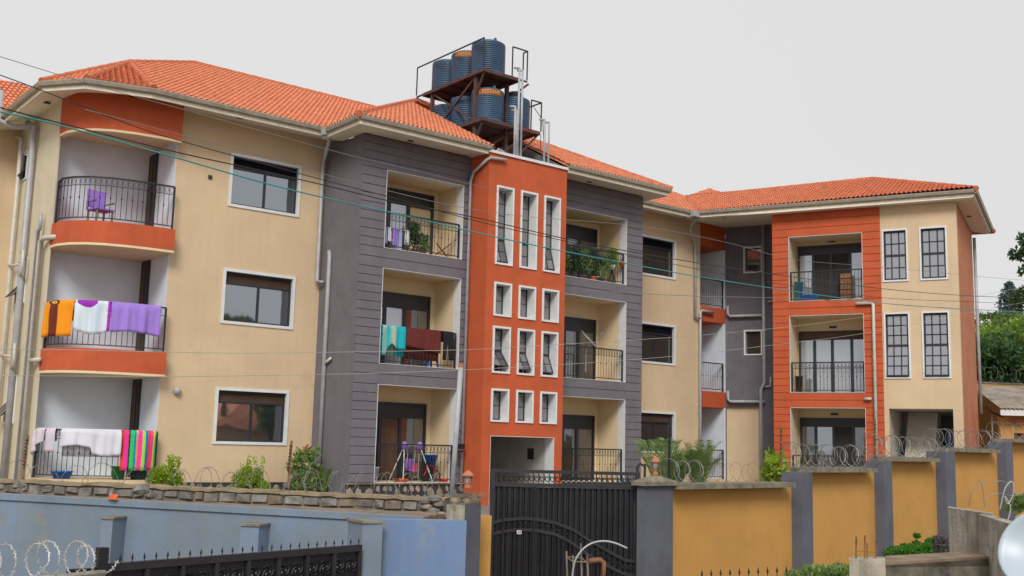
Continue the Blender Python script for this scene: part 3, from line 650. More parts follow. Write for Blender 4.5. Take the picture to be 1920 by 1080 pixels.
# back wing roof at far left
wr = PY(30, 160, 8)
tiles([(-8, 4.05, 8.36), (6.0, 4.05, 8.36), (2.6, 7.6, 10.2), (-8, 7.6, 10.2)], (1, 0, 0))
tiles([(6.0, 4.05, 8.36), (11.4, 5.4, 9.2), (12.6, 6.0, 9.9), (2.6, 7.6, 10.2)], (1, .2, 0))
GA = Vector((19.4, 3.32, 11.47)); rs = (11.47-8.28)/(3.32+2.98)
gzf = lambda y: 8.28+(y+2.98)*rs
tiles([(13.55, -2.98, 8.28), (17.95, -2.98, 8.28), (18.65, 2.51, gzf(2.51)), GA], (1, 0, 0))
tiles([(20.75, -2.98, 8.28), (25.25, -2.98, 8.28), (21.0, 1.6, gzf(1.6))], (1, 0, 0))
tiles([(13.55, -2.98, 8.28), GA, (19.4, 5.4, 11.47), (13.55, -.75, 8.28)], (0, 1, 0)); tiles([(25.25, -2.98, 8.28), (25.25, -.75, 8.28), (19.4, 5.4, 11.47), GA], (0, 1, 0))
ridge((13.55, -2.98, 8.3), GA); ridge((25.25, -2.98, 8.3), GA); ridge(GA, (19.4, 5.4, 11.47))
# upstands round the notch in the roof over the stair tower
MB().hexa([(17.95, -2.8, 8.2), (18.03, -2.8, 8.2), (18.73, 2.5, 8.2), (18.65, 2.5, 8.2), (17.95, -2.8, 8.22), (18.03, -2.8, 8.22), (18.73, 2.5, gzf(2.5)-.08), (18.65, 2.5, gzf(2.5)-.08)]).build('roof_upstand', GRAY, B)
MB().hexa([(20.72, -2.8, 8.2), (20.8, -2.8, 8.2), (21.05, 1.6, 8.2), (20.97, 1.6, 8.2), (20.72, -2.8, 8.22), (20.8, -2.8, 8.22), (21.05, 1.6, gzf(1.6)-.1), (20.97, 1.6, gzf(1.6)-.1)]).build('roof_upstand', GRAY, B)
MB().box(18.6, 21.1, 1.65, 1.75, 8.2, 10.3).build('roof_upstand', GRAY, B)
# wing roof
wr_ = lambda s_, n_, z_: FWG.p(s_, n_, z_)
E0 = Vector((28.5, -1.0, 8.36)); RW0 = wr_(-.7, -3.4, 9.93); RW1 = wr_(6.42, -3.4, 9.93)
tiles([E0, wr_(10.22, GO+.06, 8.33), RW1, D_], FWG.d); tiles([wr_(10.22, GO+.06, 8.33), wr_(10.22, -6.9, 8.33), RW1], -FWG.n)
tiles([wr_(10.22, -6.9, 8.33), wr_(.5, -6.9, 8.33), RW0, RW1], FWG.d)
ridge(D_, RW1); ridge(wr_(10.22, GO+.06, 8.36), RW1); ridge(C_, D_); ridge(wr_(10.22, -6.9, 8.36), RW1)
rb = PD(1330, 354, 50); tiles([rb+Vector((-3.5, -3.5, -1.9)), rb+Vector((4.5, -3.5, -1.9)), rb], (1, 0, 0)); tiles([rb+Vector((-3.5, -3.5, -1.9)), rb+Vector((-3.5, 4.5, -1.9)), rb], (0, 1, 0))
MB().box(rb.x-3.3, rb.x+4.3, rb.y-3.3, rb.y+4, -1.6, rb.z-1.95).build('wall', CREAM, B)
# --- downpipes
def hop(p, w_=.28):
    MB().box(p[0]-w_/2, p[0]+w_/2, p[1]-.1, p[1]+.1, p[2]-.1, p[2]+.1).build('rain_hopper', PVC, B)
q = Vector((13.75, -1.1, 8.2)); hop((13.62, -1.15, 8.22), .2)
pipe([q, (13.78, -1.05, 8.0), (14.1, -.25, 7.75), (14.12, -.14, 7.5), (14.12, -.14, 4.3), (14.2, -.35, 4.25)], .055, PVC, B)
pipe([(14.22, -.55, 5.1), (14.22, -.6, 5.0), (14.22, -.6, -1.6)], .06, PVC, B); MB().tube([(14.22, -.6, 2.0), (14.22, -.95, 2.15)], .04, 6).build('pipe_branch', PVCW, B, smooth=True)
pipe([(18.4, -2.97, 7.98), (17.85, -2.98, 7.94), (17.79, -2.9, 7.9), (17.77, -2.3, 7.65), (17.77, -2.16, 7.4), (17.77, -2.16, -1.2)], .045, PVC, B)
hop((28.55, -1.1, 8.25), .5)
pipe([(28.6, -1.05, 8.15), (28.75, -.6, 7.9), (29.55, -.14, 7.5), (29.6, -.1, 7.3), (29.6, -.1, 4.75), (30.0, -.1, 4.72)], .055, PVC, B); pipe([(30.6, -.1, 5.0), (29.95, -.1, 5.02), (29.88, -.1, 4.95), (29.88, -.1, -1.6)], .055, PVC, B)
sP = FWG.px(1432, 600, NR+.15)[0]; pipe([FWG.p(sP, NR+.15, z) for z in (8.3, 2.6, 2.45)] + [FWG.p(sP-.12, NR+.15, 2.2), FWG.p(sP-.12, NR+.15, -1.6)], .065, PVC, B)
for zc in (FWG.px(1395, 592, NR+.15)[1], FWG.px(1395, 753, NR+.15)[1]):
    pipe([FWG.p(SQ+.12, NR+.12, zc+.4), FWG.p(SQ+.12, NR+.12, zc+.08), FWG.p(SQ+.22, NR+.12, zc), FWG.p(sP, NR+.12, zc)], .055, PVC, B)
for (x_, y_) in ((1448, 565), (1440, 725)):
    s_, z_ = FWG.px(x_, y_, NR+.1); MB().tube([FWG.p(s_-.15, NR+.1, z_), FWG.p(s_+.1, NR+.1, z_+.02), FWG.p(s_+.1, NR+.1, z_+.35)], .035, 6).build('pipe_branch', PVCW, B, smooth=True)
s1_, z1_ = FWG.px(1605, 569, .1); s2_, z2_ = FWG.px(1637, 571, .1); pipe([FWG.p(s1_, .1, z1_), FWG.p(s2_-.05, .1, z1_), FWG.p(s2_, .1, z1_-.06), FWG.p(s2_+.0, .1, -1.9)], .055, PVCW, B)
s3_, z3_ = FWG.px(1634, 748, .1); MB().tube([FWG.p(s3_-.22, .1, z3_), FWG.p(s3_, .1, z3_)], .05, 6).build('pipe_branch', PVCW, B, smooth=True)
pipe([FWG.p(9.62, -5.5, 7.9), FWG.p(9.64, -5.5, 1.5)], .06, PVC, B)
for (ya, r, m_, zt, bx) in ((3.2, .085, PVC, 8.0, 0), (4.4, .06, PVCW, 7.9, 0), (1.95, .05, PVC, 4.9, 0), (1.62, .07, PVCW, 4.75, 0)):
    x = 7.45-.12
    if zt > 7: pts = [(x-.05, ya+.5, zt+.2), (x, ya, zt), (x, ya, 4.5), (x, ya-.06, 4.3), (x, ya-.06, -1.6)]
    elif r == .07: pts = [(x+.3, ya-.75, zt+.02), (x, ya-.3, zt), (x, ya, zt-.05), (x, ya, -1.6)]
    else: pts = [(x, ya-.15, zt+.55), (x, ya-.15, zt+.15), (x, ya, zt+.1), (x, ya, -1.6)]
    pipe(pts, r, m_, B)
MB().tube([(7.3, 1.5, 2.02-.3), (7.42, 1.1, 2.02-.28)], .06, 8).build('pipe_branch', PVCW, B, smooth=True)
for z in (4.3, 1.9):
    MB().tube([(7.3, 3.2, z+.3), (7.25, 2.85, z+.3), (7.25, 2.8, z-.2), (7.3, 3.2, z-.35)], .04, 6).build('pipe_branch', PVCW, B, smooth=True); MB().tube([(7.3, 3.2, z), (7.3, 4.4, z+.1)], .035, 6).build('pipe_branch', PVCW, B, smooth=True)
MB().tube([(6.6, 3.9, 9.0), (6.6, 3.9, 8.2), (6.95, 3.8, 8.05), (7.3, 3.3, 8.0)], .07, 8).build('vent_pipe', PVC, B, smooth=True)
# wall lamp and vents on the cream wall
q = PY(332, 733, -.05); wl = MB().lathe(q, [(.02, -.02), (.10, .0), (.10, .03), (.075, .07), (.03, .09)], 14, axis=Vector((0, -1, 0))).build('wall_lamp', PVC, B, smooth=True)
for (x_, y_) in ((394, 332),): q = PY(x_, y_, -.01); MB().box(q.x-.05, q.x+.05, q.y-.02, q.y+.01, q.z-.05, q.z+.05).build('vent', MORTAR, B)

# ================================================================== WATER TANKS AND THEIR STAND
ZU, ZL = 11.0, 9.5
X0, X1, X2 = 18.35, 19.72, 20.55; Y0, Y1 = -1.85, 1.35
T = thing('tank_stand', 'rusty steel two-level platform carrying the blue water tanks above the stair tower', 'tank stand', (19, -.3, 8.2))
def deck(x0, x1, y0, y1, z):
    b = MB().box(x0, x1, y0, y1, z-.03, z)
    for (a, c) in (((x0, y0), (x1, y0)), ((x1, y0), (x1, y1)), ((x1, y1), (x0, y1)), ((x0, y1), (x0, y0))): b.beam((*a, z-.07), (*c, z-.07), .06, .08)
    for i in range(1, 5): y = y0+(y1-y0)*i/5; b.beam((x0, y, z-.07), (x1, y, z-.07), .05, .07)
    return b.build('platform', RUST, T)
deck(X0, X1, Y0, Y1, ZU); deck(X0, X1, Y0, Y1, ZL)
b = MB().box(X1+.01, X2, Y0, .3, ZL-.03, ZL); b.beam((X1, Y0, ZL-.07), (X2, Y0, ZL-.07), .06, .08); b.beam((X2, Y0, ZL-.07), (X2, .3, ZL-.07), .06, .08); b.build('platform', RUST2, T)
for (x, y) in ((X0+.1, Y0+.5), (X0+.1, Y1-.4), (X1-.1, Y0+.5), (X1-.1, Y1-.4)): MB().beam((x, y, 8.2), (x, y, ZU-.07), .105).build('post', RUST, T)
for (a, c) in (((X0+.1, Y0+.5, ZL), (X0+.1, Y1-.4, ZU-.1)), ((X0+.1, Y1-.4, ZL), (X0+.1, Y0+.5, ZU-.1)), ((X0+.1, Y0+.5, ZU-.75), (X0+.05, Y0+.05, ZU-.1)), ((X0+.1, Y0+.5, ZL-.7), (X0+.05, Y0+.05, ZL-.1)), ((X1-.1, Y0+.5, ZL-.7), (X2-.4, Y0+.1, ZL-.1)), ((X1-.1, Y0+.5, ZU-.6), (X1+.35, Y0, ZU-.1)),
               ((X0+.1, Y0+.5, 8.4), (X1-.1, Y0+.5, ZL-.2)), ((X1, -1.5, 8.4), (X2, Y0+.1, ZL-.1))):
    MB().beam(a, c, .05).build('brace', RUST, T)
def guard(pts, z, h):
    b = MB()
    for a, c in zip(pts, pts[1:]): b.beam((*a, z+h), (*c, z+h), .035)
    for a in pts: b.beam((*a, z), (*a, z+h), .03)
    b.build('guard_rail', BLACK, T)
guard([(X0-.02, Y1+.35), (X0-.02, Y0), ], ZU, .92); guard([(X1+.28, Y0+.2), (X1+.28, Y0-.0), (X1-.3, Y0-.0)], ZU, .92); guard([(X2+.05, .3), (X2+.05, Y0), (X2-.35, Y0)], ZL, .92)
for a, c in (((X0, Y1+.35, ZU-.05), (X0, Y1, ZU-.05)), ((X1, Y0, ZU-.05), (X1+.28, Y0, ZU-.05)), ((X0+.1, Y1-.4, ZU-.5), (X0, Y1+.35, ZU-.08))): MB().beam(a, c, .045).build('bracket', RUST, T)
def tank(x, y, z, r, h, label, text=None, neck=True, ang=210):
    t = thing('water_tank', label, 'water tank', (x, y, z), 'ribbed blue water tanks on the rusty stand')
    prof = [(r*.97, 0), (r, .03)]; n = 15; hb = h*.80
    for i in range(n): z0 = .04+hb*i/n; prof += [(r, z0), (r, z0+hb/n*.62), (r*.965, z0+hb/n*.74), (r*.965, z0+hb/n*.93)]
    prof += [(r, hb+.05), (r*.98, hb+.1), (r*.80, h*.94), (r*.45, h*.985), (.02, h)]
    MB().lathe((x, y, z), prof, 36).build('tank_body', TANK, t, smooth=True)
    if neck: MB().lathe((x, y, z+h*.95), [(r*.46, 0), (r*.46, .1), (r*.50, .11), (r*.50, .17), (r*.44, .2), (.02, .21)], 24).build('tank_lid', TANK, t, smooth=True)
    for a in (20, 140, 260):
        ca, sa_ = math.cos(R(a)), math.sin(R(a)); MB().tube([(x+ca*r*.88, y+sa_*r*.88, z+h*.88), (x+ca*r*.8, y+sa_*r*.8, z+h*.97)], .05, 6).build('lifting_lug', TANK, t)
    if text:
        cu = bpy.data.curves.new('lettering', 'FONT'); cu.body = text; cu.size = .165; cu.extrude = .004; cu.align_x = 'CENTER'; cu.space_character = 1.05
        ob = bpy.data.objects.new('tmp', cu); COL.objects.link(ob); bpy.context.view_layer.update()
        me = bpy.data.meshes.new_from_object(ob.evaluated_get(bpy.context.evaluated_depsgraph_get())); bpy.data.objects.remove(ob)
        rr = r*1.012
        for v in me.vertices:
            th = R(ang) + v.co.x*.8/rr; hh = v.co.y; dz = v.co.z; v.co = Vector((math.cos(th)*(rr+.008+dz), math.sin(th)*(rr+.008+dz), h*.74+hh))
        me.materials.clear(); me.materials.append(TANKL); o = bpy.data.objects.new('lettering', me); COL.objects.link(o); o.parent = t
        b = MB()
        for i in range(14):
            a = R(ang)+(-.38+.76*i/14)/rr; c = R(ang)+(-.38+.76*(i+1)/14)/rr
            q = [Vector((x+math.cos(k)*rr, y+math.sin(k)*rr, z+h*.74+zz)) for k, zz in ((a, -.035), (c, -.035), (c, .15), (a, .15))]; b.face(*q)
            q2 = [Vector((x+math.cos(k)*rr*.985, y+math.sin(k)*rr*.985, z+h*.74+zz)) for k, zz in ((a, -.035), (c, -.035), (c, .15), (a, .15))]; b.face(*q2[::-1])
        b.build('label_band', TANKB, t)
    return t
R_ = .50
tank(18.95, -1.25, ZU, .52, 1.12, 'nearest ribbed blue tank on the upper deck of the stand, tallest against the sky', neck=False)
tank(18.95, -.16, ZU, R_, 1.08, 'middle blue tank of the upper deck with yellow lettering near its top', 'CRESTANK', neck=False, ang=229)
tank(18.95, .88, ZU, R_, 1.08, 'leftmost blue tank of the upper deck, farthest from the white pipes', neck=False)
tank(18.95, -1.28, ZL, R_, 1.12, 'lower deck blue tank behind the white pipes, with yellow lettering', 'CRESTANK', neck=False, ang=240)
tank(18.95, -.2, ZL, R_, 1.12, 'lower deck blue tank behind the crossed braces', neck=False)
tank(18.95, .85, ZL, R_, 1.1, 'lower deck blue tank half hidden by the roof slope on the left', neck=False)
tank(20.06, -1.2, ZL, .48, 1.12, 'blue tank with a raised round lid at the right end of the lower deck')
for (xa, za, zb, m_) in ((18.98, 8.2, 10.9, PVC), (19.1, 8.2, 10.85, PVC), (18.86, 8.2, 9.7, PVC), (18.93, 8.2, 9.6, PVC), (19.99, 8.2, 9.55, PVC), (20.16, 8.2, 9.5, PVC)):
    MB().tube([(xa, -2.75, za), (xa, -2.75, zb)], .032, 8).tube([(xa, -2.75, zb), (xa-.08, -2.6, zb+.03)], .036, 6).build('water_pipe', PVC, T, smooth=True)
MB().tube([(20.55, -1.5, 10.4), (20.7, -1.8, 9.9), (20.62, -2.0, 8.9), (20.66, -2.2, 8.2)], .012, 5).build('hose', BLACK, T); MB().tube([(20.6, -1.85, 9.4), (20.56, -1.9, 8.9), (20.72, -2.0, 8.2)], .012, 5).build('hose', BLACK, T)
MB().tube([(18.5, -2.3, 8.3), (18.55, -2.4, 8.45), (18.75, -2.4, 8.4), (18.8, -2.4, 8.25)], .03, 6).build('water_pipe', PVC, T)

# ================================================================== LAUNDRY AND BALCONY THINGS
def cloth(name, label, m, P, z, drop, back=.3, nvec=None, cat='cloth', wav=.025, hem=None, seed=0, thick=.006, u0=0):
    rnd = random.Random(seed); P = [Vector((p[0], p[1], 0)) for p in P]; L = sum((c-a).length for a, c in zip(P, P[1:])); nu = max(8, int(L/.035)); b = MB(); b.uv = []
    def at(t):
        for a, c in zip(P, P[1:]):
            l = (c-a).length
            if t <= l+1e-6: return a+(c-a)*(t/l), (c-a).normalized()
            t -= l
        return P[-1], (P[-1]-P[-2]).normalized()
    ph = [rnd.uniform(0, 6) for _ in range(4)]; vs = [-back, -.04, -.012, 0, .012, .04] + [.04+(1-.04)*k/9 for k in range(1, 10)]
    for i in range(nu+1):
        u = i/nu; q, d = at(u*L); o_ = Vector((d.y, -d.x, 0))
        if nvec is not None and o_.dot(Vector((*nvec, 0))) < 0: o_ = -o_
        dr = drop*(hem(u) if hem else 1)
        for v in vs:
            dd = abs(v)*(dr if v > 0 else 1); f = (math.sin(u*L*17+ph[0])+.6*math.sin(u*L*31+ph[1])+.4*math.sin(u*L*7+ph[2]+dd*3))*wav*min(1, dd/.3)
            off = (.032 if v > 0 else (-.032 if v < 0 else 0)) + (f+abs(wav)*1.3)*(1 if v > 0 else -.5)*(dd > .03)
            b.v.append(q+o_*off+Vector((0, 0, z+.034-dd))); b.uv.append((u, 1-max(0, v)))
    n = len(vs)
    for i in range(nu):
        for j in range(n-1): a = i*n+j; b.f.append((a, a+n, a+n+1, a+1))
    me = b.mesh(name, Vector((P[0].x, P[0].y, z))); me.materials.append(m); me.shade_smooth(); o = bpy.data.objects.new(name, me); COL.objects.link(o); o.location = (P[0].x, P[0].y, z)
    md = o.modifiers.new('thick', 'SOLIDIFY'); md.thickness = thick
    return tag(o, label, cat)
def arcpts(i0, i1, sub=5):
    A = [(x*.985+.14, y*.93+.1) for x, y in ARC]; A[0] = (7.56, 1.32); A[-1] = (9.93, -.22)
    out = []; n = 30
    L = [0]
    for a, c in zip(A, A[1:]): L.append(L[-1]+math.dist(a, c))
    for k in range(n+1):
        t = (i0+(i1-i0)*k/n)*L[-1]
        for j in range(len(A)-1):
            if L[j] <= t <= L[j+1]+1e-6: f = (t-L[j])/(L[j+1]-L[j]); out.append((A[j][0]+(A[j+1][0]-A[j][0])*f, A[j][1]+(A[j+1][1]-A[j][1])*f)); break
    return out
OUT = (-.5, -1)
BT = Z2+1.12
c_or = uvmat('orange_kitenge', [(0, (.85, .30, .005)), (.37, (.85, .30, .005)), (.42, (.16, .025, .01)), (.60, (.16, .025, .01)), (.66, (.85, .30, .005))], interp='EASE', circle=[(.5, .93, .17, .075, (.16, .03, .01)), (.5, .93, .07, .03, (.9, .65, .1)), (.5, .93, .03, .015, (.03, .01, .01))])
c_wp = uvmat('white_purple_print', [(0, (.66, .75, .83)), (.5, (.60, .70, .82)), (.82, (.70, .76, .84)), (.93, (.36, .02, .50))], interp='CONSTANT', circle=[(.36, 1.02, .3, .24, (.30, .02, .42))])
c_st = uvmat('rainbow_stripes', [(0, (.8, .05, .03)), (.1, (.8, .03, .35)), (.2, (.02, .03, .03)), (.25, (.03, .55, .1)), (.36, (.01, .25, .75)), (.42, (.8, .5, .02)), (.48, (.85, .05, .35)), (.6, (.3, .7, .05)), (.68, (.01, .2, .55)), (.76, (.75, .05, .05)), (.84, (.85, .06, .35)), (.92, (.9, .55, .03)), (.965, (.05, .5, .1))])
c_tq = uvmat('turquoise_towel', [(0, (.005, .42, .45)), (.12, (.35, .48, .45)), (.27, (.005, .40, .46)), (.5, (.42, .48, .36)), (.66, (.005, .42, .48))], interp='EASE')
c_lv = mat('lilac_sheet', (.36, .22, .72), var=.05, rough=.9); c_wh = mat('white_sheet', (.70, .70, .80), var=.05, rough=.9); c_mr = mat('maroon_blanket', (.135, .022, .02), var=.1, rough=.95); c_bk = mat('black_cloth', (.012, .012, .02), rough=.95); c_lb = mat('light_blue_cloth', (.35, .38, .62), rough=.9); c_pw = mat('pinkish_white_cloth', (.66, .60, .70), rough=.9)
cloth('cloth', 'orange cloth with brown centre stripe and round eye motif on the middle curved balcony', c_or, arcpts(.02, .355), BT, .88, .5, OUT, seed=1, wav=.03)
cloth('cloth', 'white cloth with purple half circle hanging on the middle curved balcony rail', c_wp, arcpts(.355, .60), BT, .82, .4, OUT, seed=2, hem=lambda u: .86+.14*math.sin(u*3), wav=.032)
cloth('sheet', 'plain lilac sheet over the right of the middle curved balcony rail', c_lv, arcpts(.605, .955), BT, .80, .4, OUT, seed=3, hem=lambda u: .93-.05*math.sin(u*4), wav=.024)
BT1 = Z1+1.15
cloth('shirt', 'pinkish white garment at the left end of the ground floor curved balcony rail', c_pw, arcpts(.01, .20), BT1, .62, .3, OUT, seed=4, hem=lambda u: 1-.55*u, wav=.035)
cloth('shirt', 'narrow pinkish white garment beside the larger one on the ground floor curved rail', c_pw, arcpts(.20, .285), BT1, .55, .3, OUT, seed=14, wav=.02)
cloth('sheet', 'large white sheet across the middle of the ground floor curved balcony rail', c_wh, arcpts(.33, .74), BT1, .54, .65, OUT, seed=5, hem=lambda u: .82+.25*(u > .5)-.1*math.sin(u*6), wav=.026)
cloth('cloth', 'striped rainbow coloured cloth hanging to the right of the white sheet', c_st, arcpts(.745, .99), BT1, .96, .5, OUT, seed=6, wav=.032)
cloth('towel', 'turquoise towel with pale stripes on the middle rail of the grey bay', c_tq, [(15.1, -2.0), (15.85, -2.0)], Z2+1.0, .62, .8, (0, -1), seed=7, hem=lambda u: 1.0-.22*math.exp(-((u-.42)/.12)**2)+.3*(u < .2), wav=.018)
cloth('blanket', 'dark maroon blanket over the middle rail of the grey bay', c_mr, [(15.88, -2.0), (17.0, -2.0)], Z2+1.0, .64, .85, (0, -1), seed=8, wav=.006, hem=lambda u: .8+.2*u)
cloth('trousers', 'black trousers hanging at the right end of the middle grey bay rail', c_bk, [(17.04, -2.0), (17.42, -2.0)], Z2+1.0, .8, .3, (0, -1), seed=9, wav=.03, hem=lambda u: 1 if abs(u-.5) > .08 else .35)
MB().beam((15.1, -1.75, Z3+.62), (15.95, -1.75, Z3+.62), .015).build('drying_rack', TRIM, loc=(15.5, -1.75, Z3+.62)); tag(bpy.data.objects['drying_rack'], 'thin white drying rail with small clothes on the top grey bay balcony', 'drying rack')
for i, (x, l, m_, lab) in enumerate(((15.13, .48, c_lb, 'pale blue shirt hanging first from the left on the small drying rail'), (15.3, .40, c_wh, 'white vest hanging second on the small drying rail'), (15.46, .5, c_lv, 'lilac garment hanging in the middle of the small drying rail'), (15.62, .62, c_lb, 'long blue garment hanging right of the lilac one on the drying rail'), (15.85, .42, c_wh, 'white garment at the right end of the small drying rail'))):
    cloth('garment', lab, m_, [(x, -1.75), (x+.13, -1.75)], Z3+.61, l, .3, (0, -1), seed=20+i, wav=.02)
# plastic chair on top curved balcony
def chair(x, y, z, rot, m1, m2, label):
    t = thing('chair', label, 'chair', (x, y, z)); M_ = Matrix.Rotation(rot, 4, 'Z')
    def B_x(nm, x0, x1, y0, y1, z0, z1, mm):
        b = MB().box(x0, x1, y0, y1, z0, z1); b.v = [M_ @ v + Vector((x, y, z)) for v in b.v]; b.build(nm, mm, t)
    B_x('seat', -.25, .25, -.24, .24, .40, .44, m1)
    for sx in (-.23, .19):
        for sy in (-.22, .18): B_x('leg', sx, sx+.04, sy, sy+.04, 0, .4, m2)
    B_x('backrest', -.25, .25, .22, .26, .5, .95, m1)
    for sx in (-.26, .22): B_x('armrest', sx, sx+.04, -.2, .22, .6, .63, m2)
    for sx in (-.25, .21): B_x('back_post', sx, sx+.04, .221, .259, .441, .499, m2)
    return t
chair(8.45, .75, Z3, R(12), c_lv, WOOD, 'lilac and wicker armchair on the top curved balcony')
def stool(x, y, z, m_, label):
    t = thing('stool', label, 'stool', (x, y, z)); MB().box(x-.15, x+.15, y-.15, y+.15, z+.36, z+.40).build('seat', m_, t)
    for sx in (-1, 1):
        for sy in (-1, 1): MB().hexa([(x+sx*.17-.025, y+sy*.17-.025, z), (x+sx*.17+.025, y+sy*.17-.025, z), (x+sx*.17+.025, y+sy*.17+.025, z), (x+sx*.17-.025, y+sy*.17+.025, z), (x+sx*.12-.025, y+sy*.12-.025, z+.36), (x+sx*.12+.025, y+sy*.12-.025, z+.36), (x+sx*.12+.025, y+sy*.12+.025, z+.36), (x+sx*.12-.025, y+sy*.12+.025, z+.36)]).build('leg', m_, t)
stool(16.88, -1.72, Z2+.015, BLP, 'bright blue plastic stool on the middle balcony of the left grey bay')
def tub(x, y, z, r, h, m_, label, name='basin', cat='basin'):
    o = MB().lathe((x, y, z), [(r*.75, 0), (r, h), (r*1.08, h), (r*1.08, h+.02), (r*.97, h+.02), (r*.7, .03), (.01, .03)], 18).build(name, m_, smooth=True, loc=(x, y, z)); return tag(o, label, cat)
tub(17.2, -1.45, Z1+.42, .2, .3, BLP, 'upturned bright blue plastic tub on the ground floor balcony of the grey bay', 'tub', 'tub')
tub(17.15, -1.45, Z1+.02, .19, .38, RUST, 'dark pail under the bright blue tub on the ground floor balcony', 'pail', 'pail')
tub(8.0, .6, Z1, .24, .16, BLP, 'low blue basin at the left of the ground floor curved balcony')
tub(9.15, .05, Z1, .17, .30, GRP, 'green plastic pail behind the ground floor curved rail', 'pail', 'pail')
tub(9.62, .0, Z1-.02, .22, .30, mat('dark_green_plastic', (.01, .09, .08), rough=.5), 'dark green tub under the rainbow striped cloth', 'tub', 'tub')
q = FWG.p(4.75, -.5, Z3); tub(q.x, q.y, q.z, .30, .16, BLP, 'blue basin on the top balcony of the orange wing')
q = FWG.p(4.38, -.5, Z3); tub(q.x, q.y, q.z, .15, .65, mat('teal_cloth', (.09, .3, .36)), 'tall pale teal bin in the left corner of the top orange wing balcony', 'bin', 'bin')
q = FWG.p(4.36, -.45, Z2); tub(q.x, q.y, q.z, .13, .5, GATE2, 'dark bin in the left corner of the middle orange wing balcony', 'bin', 'bin')
q = FWG.p(5.9, -.9, Z3); t = thing('crate_stack', 'orange brown shelf unit in the open door of the top orange wing balcony', 'shelf', q)
for k in range(5): MB().fbox(Frame(q, FWG.d, FWG.n), -.18, .18, -.12, .12, .02+k*.19, .18+k*.19).build('drawer', ROD, t)
# child's swing
sw = thing('toy_swing', "child's purple and pink plastic swing on thin white legs on the ground floor balcony", 'toy swing', (16.55, -1.5, Z1))
zt = Z1+.98
for x in (16.3, 16.8):
    for dy in (-.35, .35): MB().tube([(x, -1.5, zt), (x+(x-16.55)*.9, -1.5+dy, Z1+.02)], .016, 6).build('leg', TRIM, sw)
    MB().lathe((x, -1.5, zt-.13), [(.05, 0), (.085, .03), (.075, .2), (.03, .24)], 10).build('corner_joint', PUP, sw, smooth=True)
MB().tube([(16.3, -1.5, zt), (16.8, -1.5, zt)], .02, 6).build('crossbar', TRIM, sw)
MB().box(16.4, 16.7, -1.62, -1.36, Z1+.3, Z1+.36).box(16.4, 16.7, -1.38, -1.34, Z1+.37, Z1+.62).build('seat', PUP, sw); MB().box(16.47, 16.63, -1.66, -1.622, Z1+.28, Z1+.5).build('safety_bar', PKP, sw)
for x in (16.43, 16.67): MB().tube([(x, -1.5, zt), (x, -1.45, Z1+.36)], .006, 4).build('rope', TRIM, sw)
bk = thing('bicycle', 'small dark child bicycle against the ground floor rail next to the blue tub', 'bicycle', (17.0, -1.72, Z1))
for x in (16.82, 17.2):
    MB().tube([(x+.15*math.cos(k*math.pi/8), -1.72, Z1+.17+.15*math.sin(k*math.pi/8)) for k in range(17)], .018, 5).build('wheel', BLACK, bk)
MB().tube([(16.82, -1.72, Z1+.17), (16.95, -1.72, Z1+.45), (17.12, -1.72, Z1+.45), (17.2, -1.72, Z1+.17)], .015, 5).build('frame', REDP, bk); MB().tube([(17.1, -1.85, Z1+.62), (17.12, -1.72, Z1+.58), (17.1, -1.6, Z1+.62)], .014, 5).tube([(17.12, -1.72, Z1+.58), (17.12, -1.72, Z1+.45)], .014, 5).build('handlebar', BLACK, bk)
MB().box(16.9, 17.0, -1.76, -1.68, Z1+.47, Z1+.52).build('saddle', BLACK, bk)
tub(15.2, -1.8, Z1+.02, .12, .36, c_wh, 'white plastic jug on the left of the ground floor grey bay balcony', 'jug', 'jug')
tub(16.0, -1.85, Z1+.01, .2, .07, ORP, 'flat orange basin on the edge of the ground floor grey bay balcony'); tub(17.35, -1.9, Z1+.01, .14, .07, REDP, 'small red basin at the right of the ground floor grey bay balcony')
# curtain inside the ground floor door
for i, (x, m_) in enumerate(((15.15, ORP), (15.4, CURT), (15.65, YEL))):
    pass
# folded ironing frame on top grey balcony and satellite dish on the middle right one
o = MB().beam((17.0, -1.6, Z3+.1), (17.55, -1.6, Z3+.5), .03).beam((17.05, -1.6, Z3+.45), (17.5, -1.6, Z3+.05), .03).beam((16.95, -1.62, Z3+.06), (17.5, -1.62, Z3+.06), .03, .08).build('folding_frame', ROD, loc=(17.2, -1.6, Z3)); tag(o, 'brown crossed wooden frame leaning at the right of the top grey bay balcony', 'folding frame')
def dish(c, axis, r, label, mm, depth=.16, arm=True, mast=None, rim=True):
    c = Vector(c); axis = Vector(axis).normalized(); t = thing('satellite_dish', label, 'satellite dish', c)
    n = 12; prof = [(.01, 0)] + [(r*k/n, depth*(k/n)**2*r*2.2) for k in range(1, n+1)]; back = [(p[0], p[1]-.015) for p in prof[::-1]]
    MB().lathe(c, prof+[(r+.012, prof[-1][1]+.0), (r+.012, prof[-1][1]-.02)]+back, 40, axis=axis).build('reflector', mm, t, smooth=True)
    if arm:
        qd = axis.to_track_quat('Z', 'Y'); dn = qd @ Vector((0, -1, 0));
        if dn.z > 0: dn = -dn
        MB().tube([c+dn*r*.9, c+axis*r*1.1+dn*r*.35], .015, 5).build('feed_arm', GALV, t); MB().lathe(c+axis*r*1.1+dn*r*.35, [(.03, -.06), (.035, 0), (.02, .06)], 8, axis=-axis).build('receiver', GALV, t)
    if mast: MB().tube([c-axis*.05, c-axis*.12+Vector((0, 0, -.05)), c-axis*.12+Vector((0, 0, -mast))], .025, 6).build('mast', GALV, t)
    return t
q = PY(1104, 638, -1.75); dish(q, RT*.72+UP*.66-FW*.08, .38, 'dish antenna seen edge-on above the rail of the middle right grey balcony', GALV, mast=.9, depth=.05)
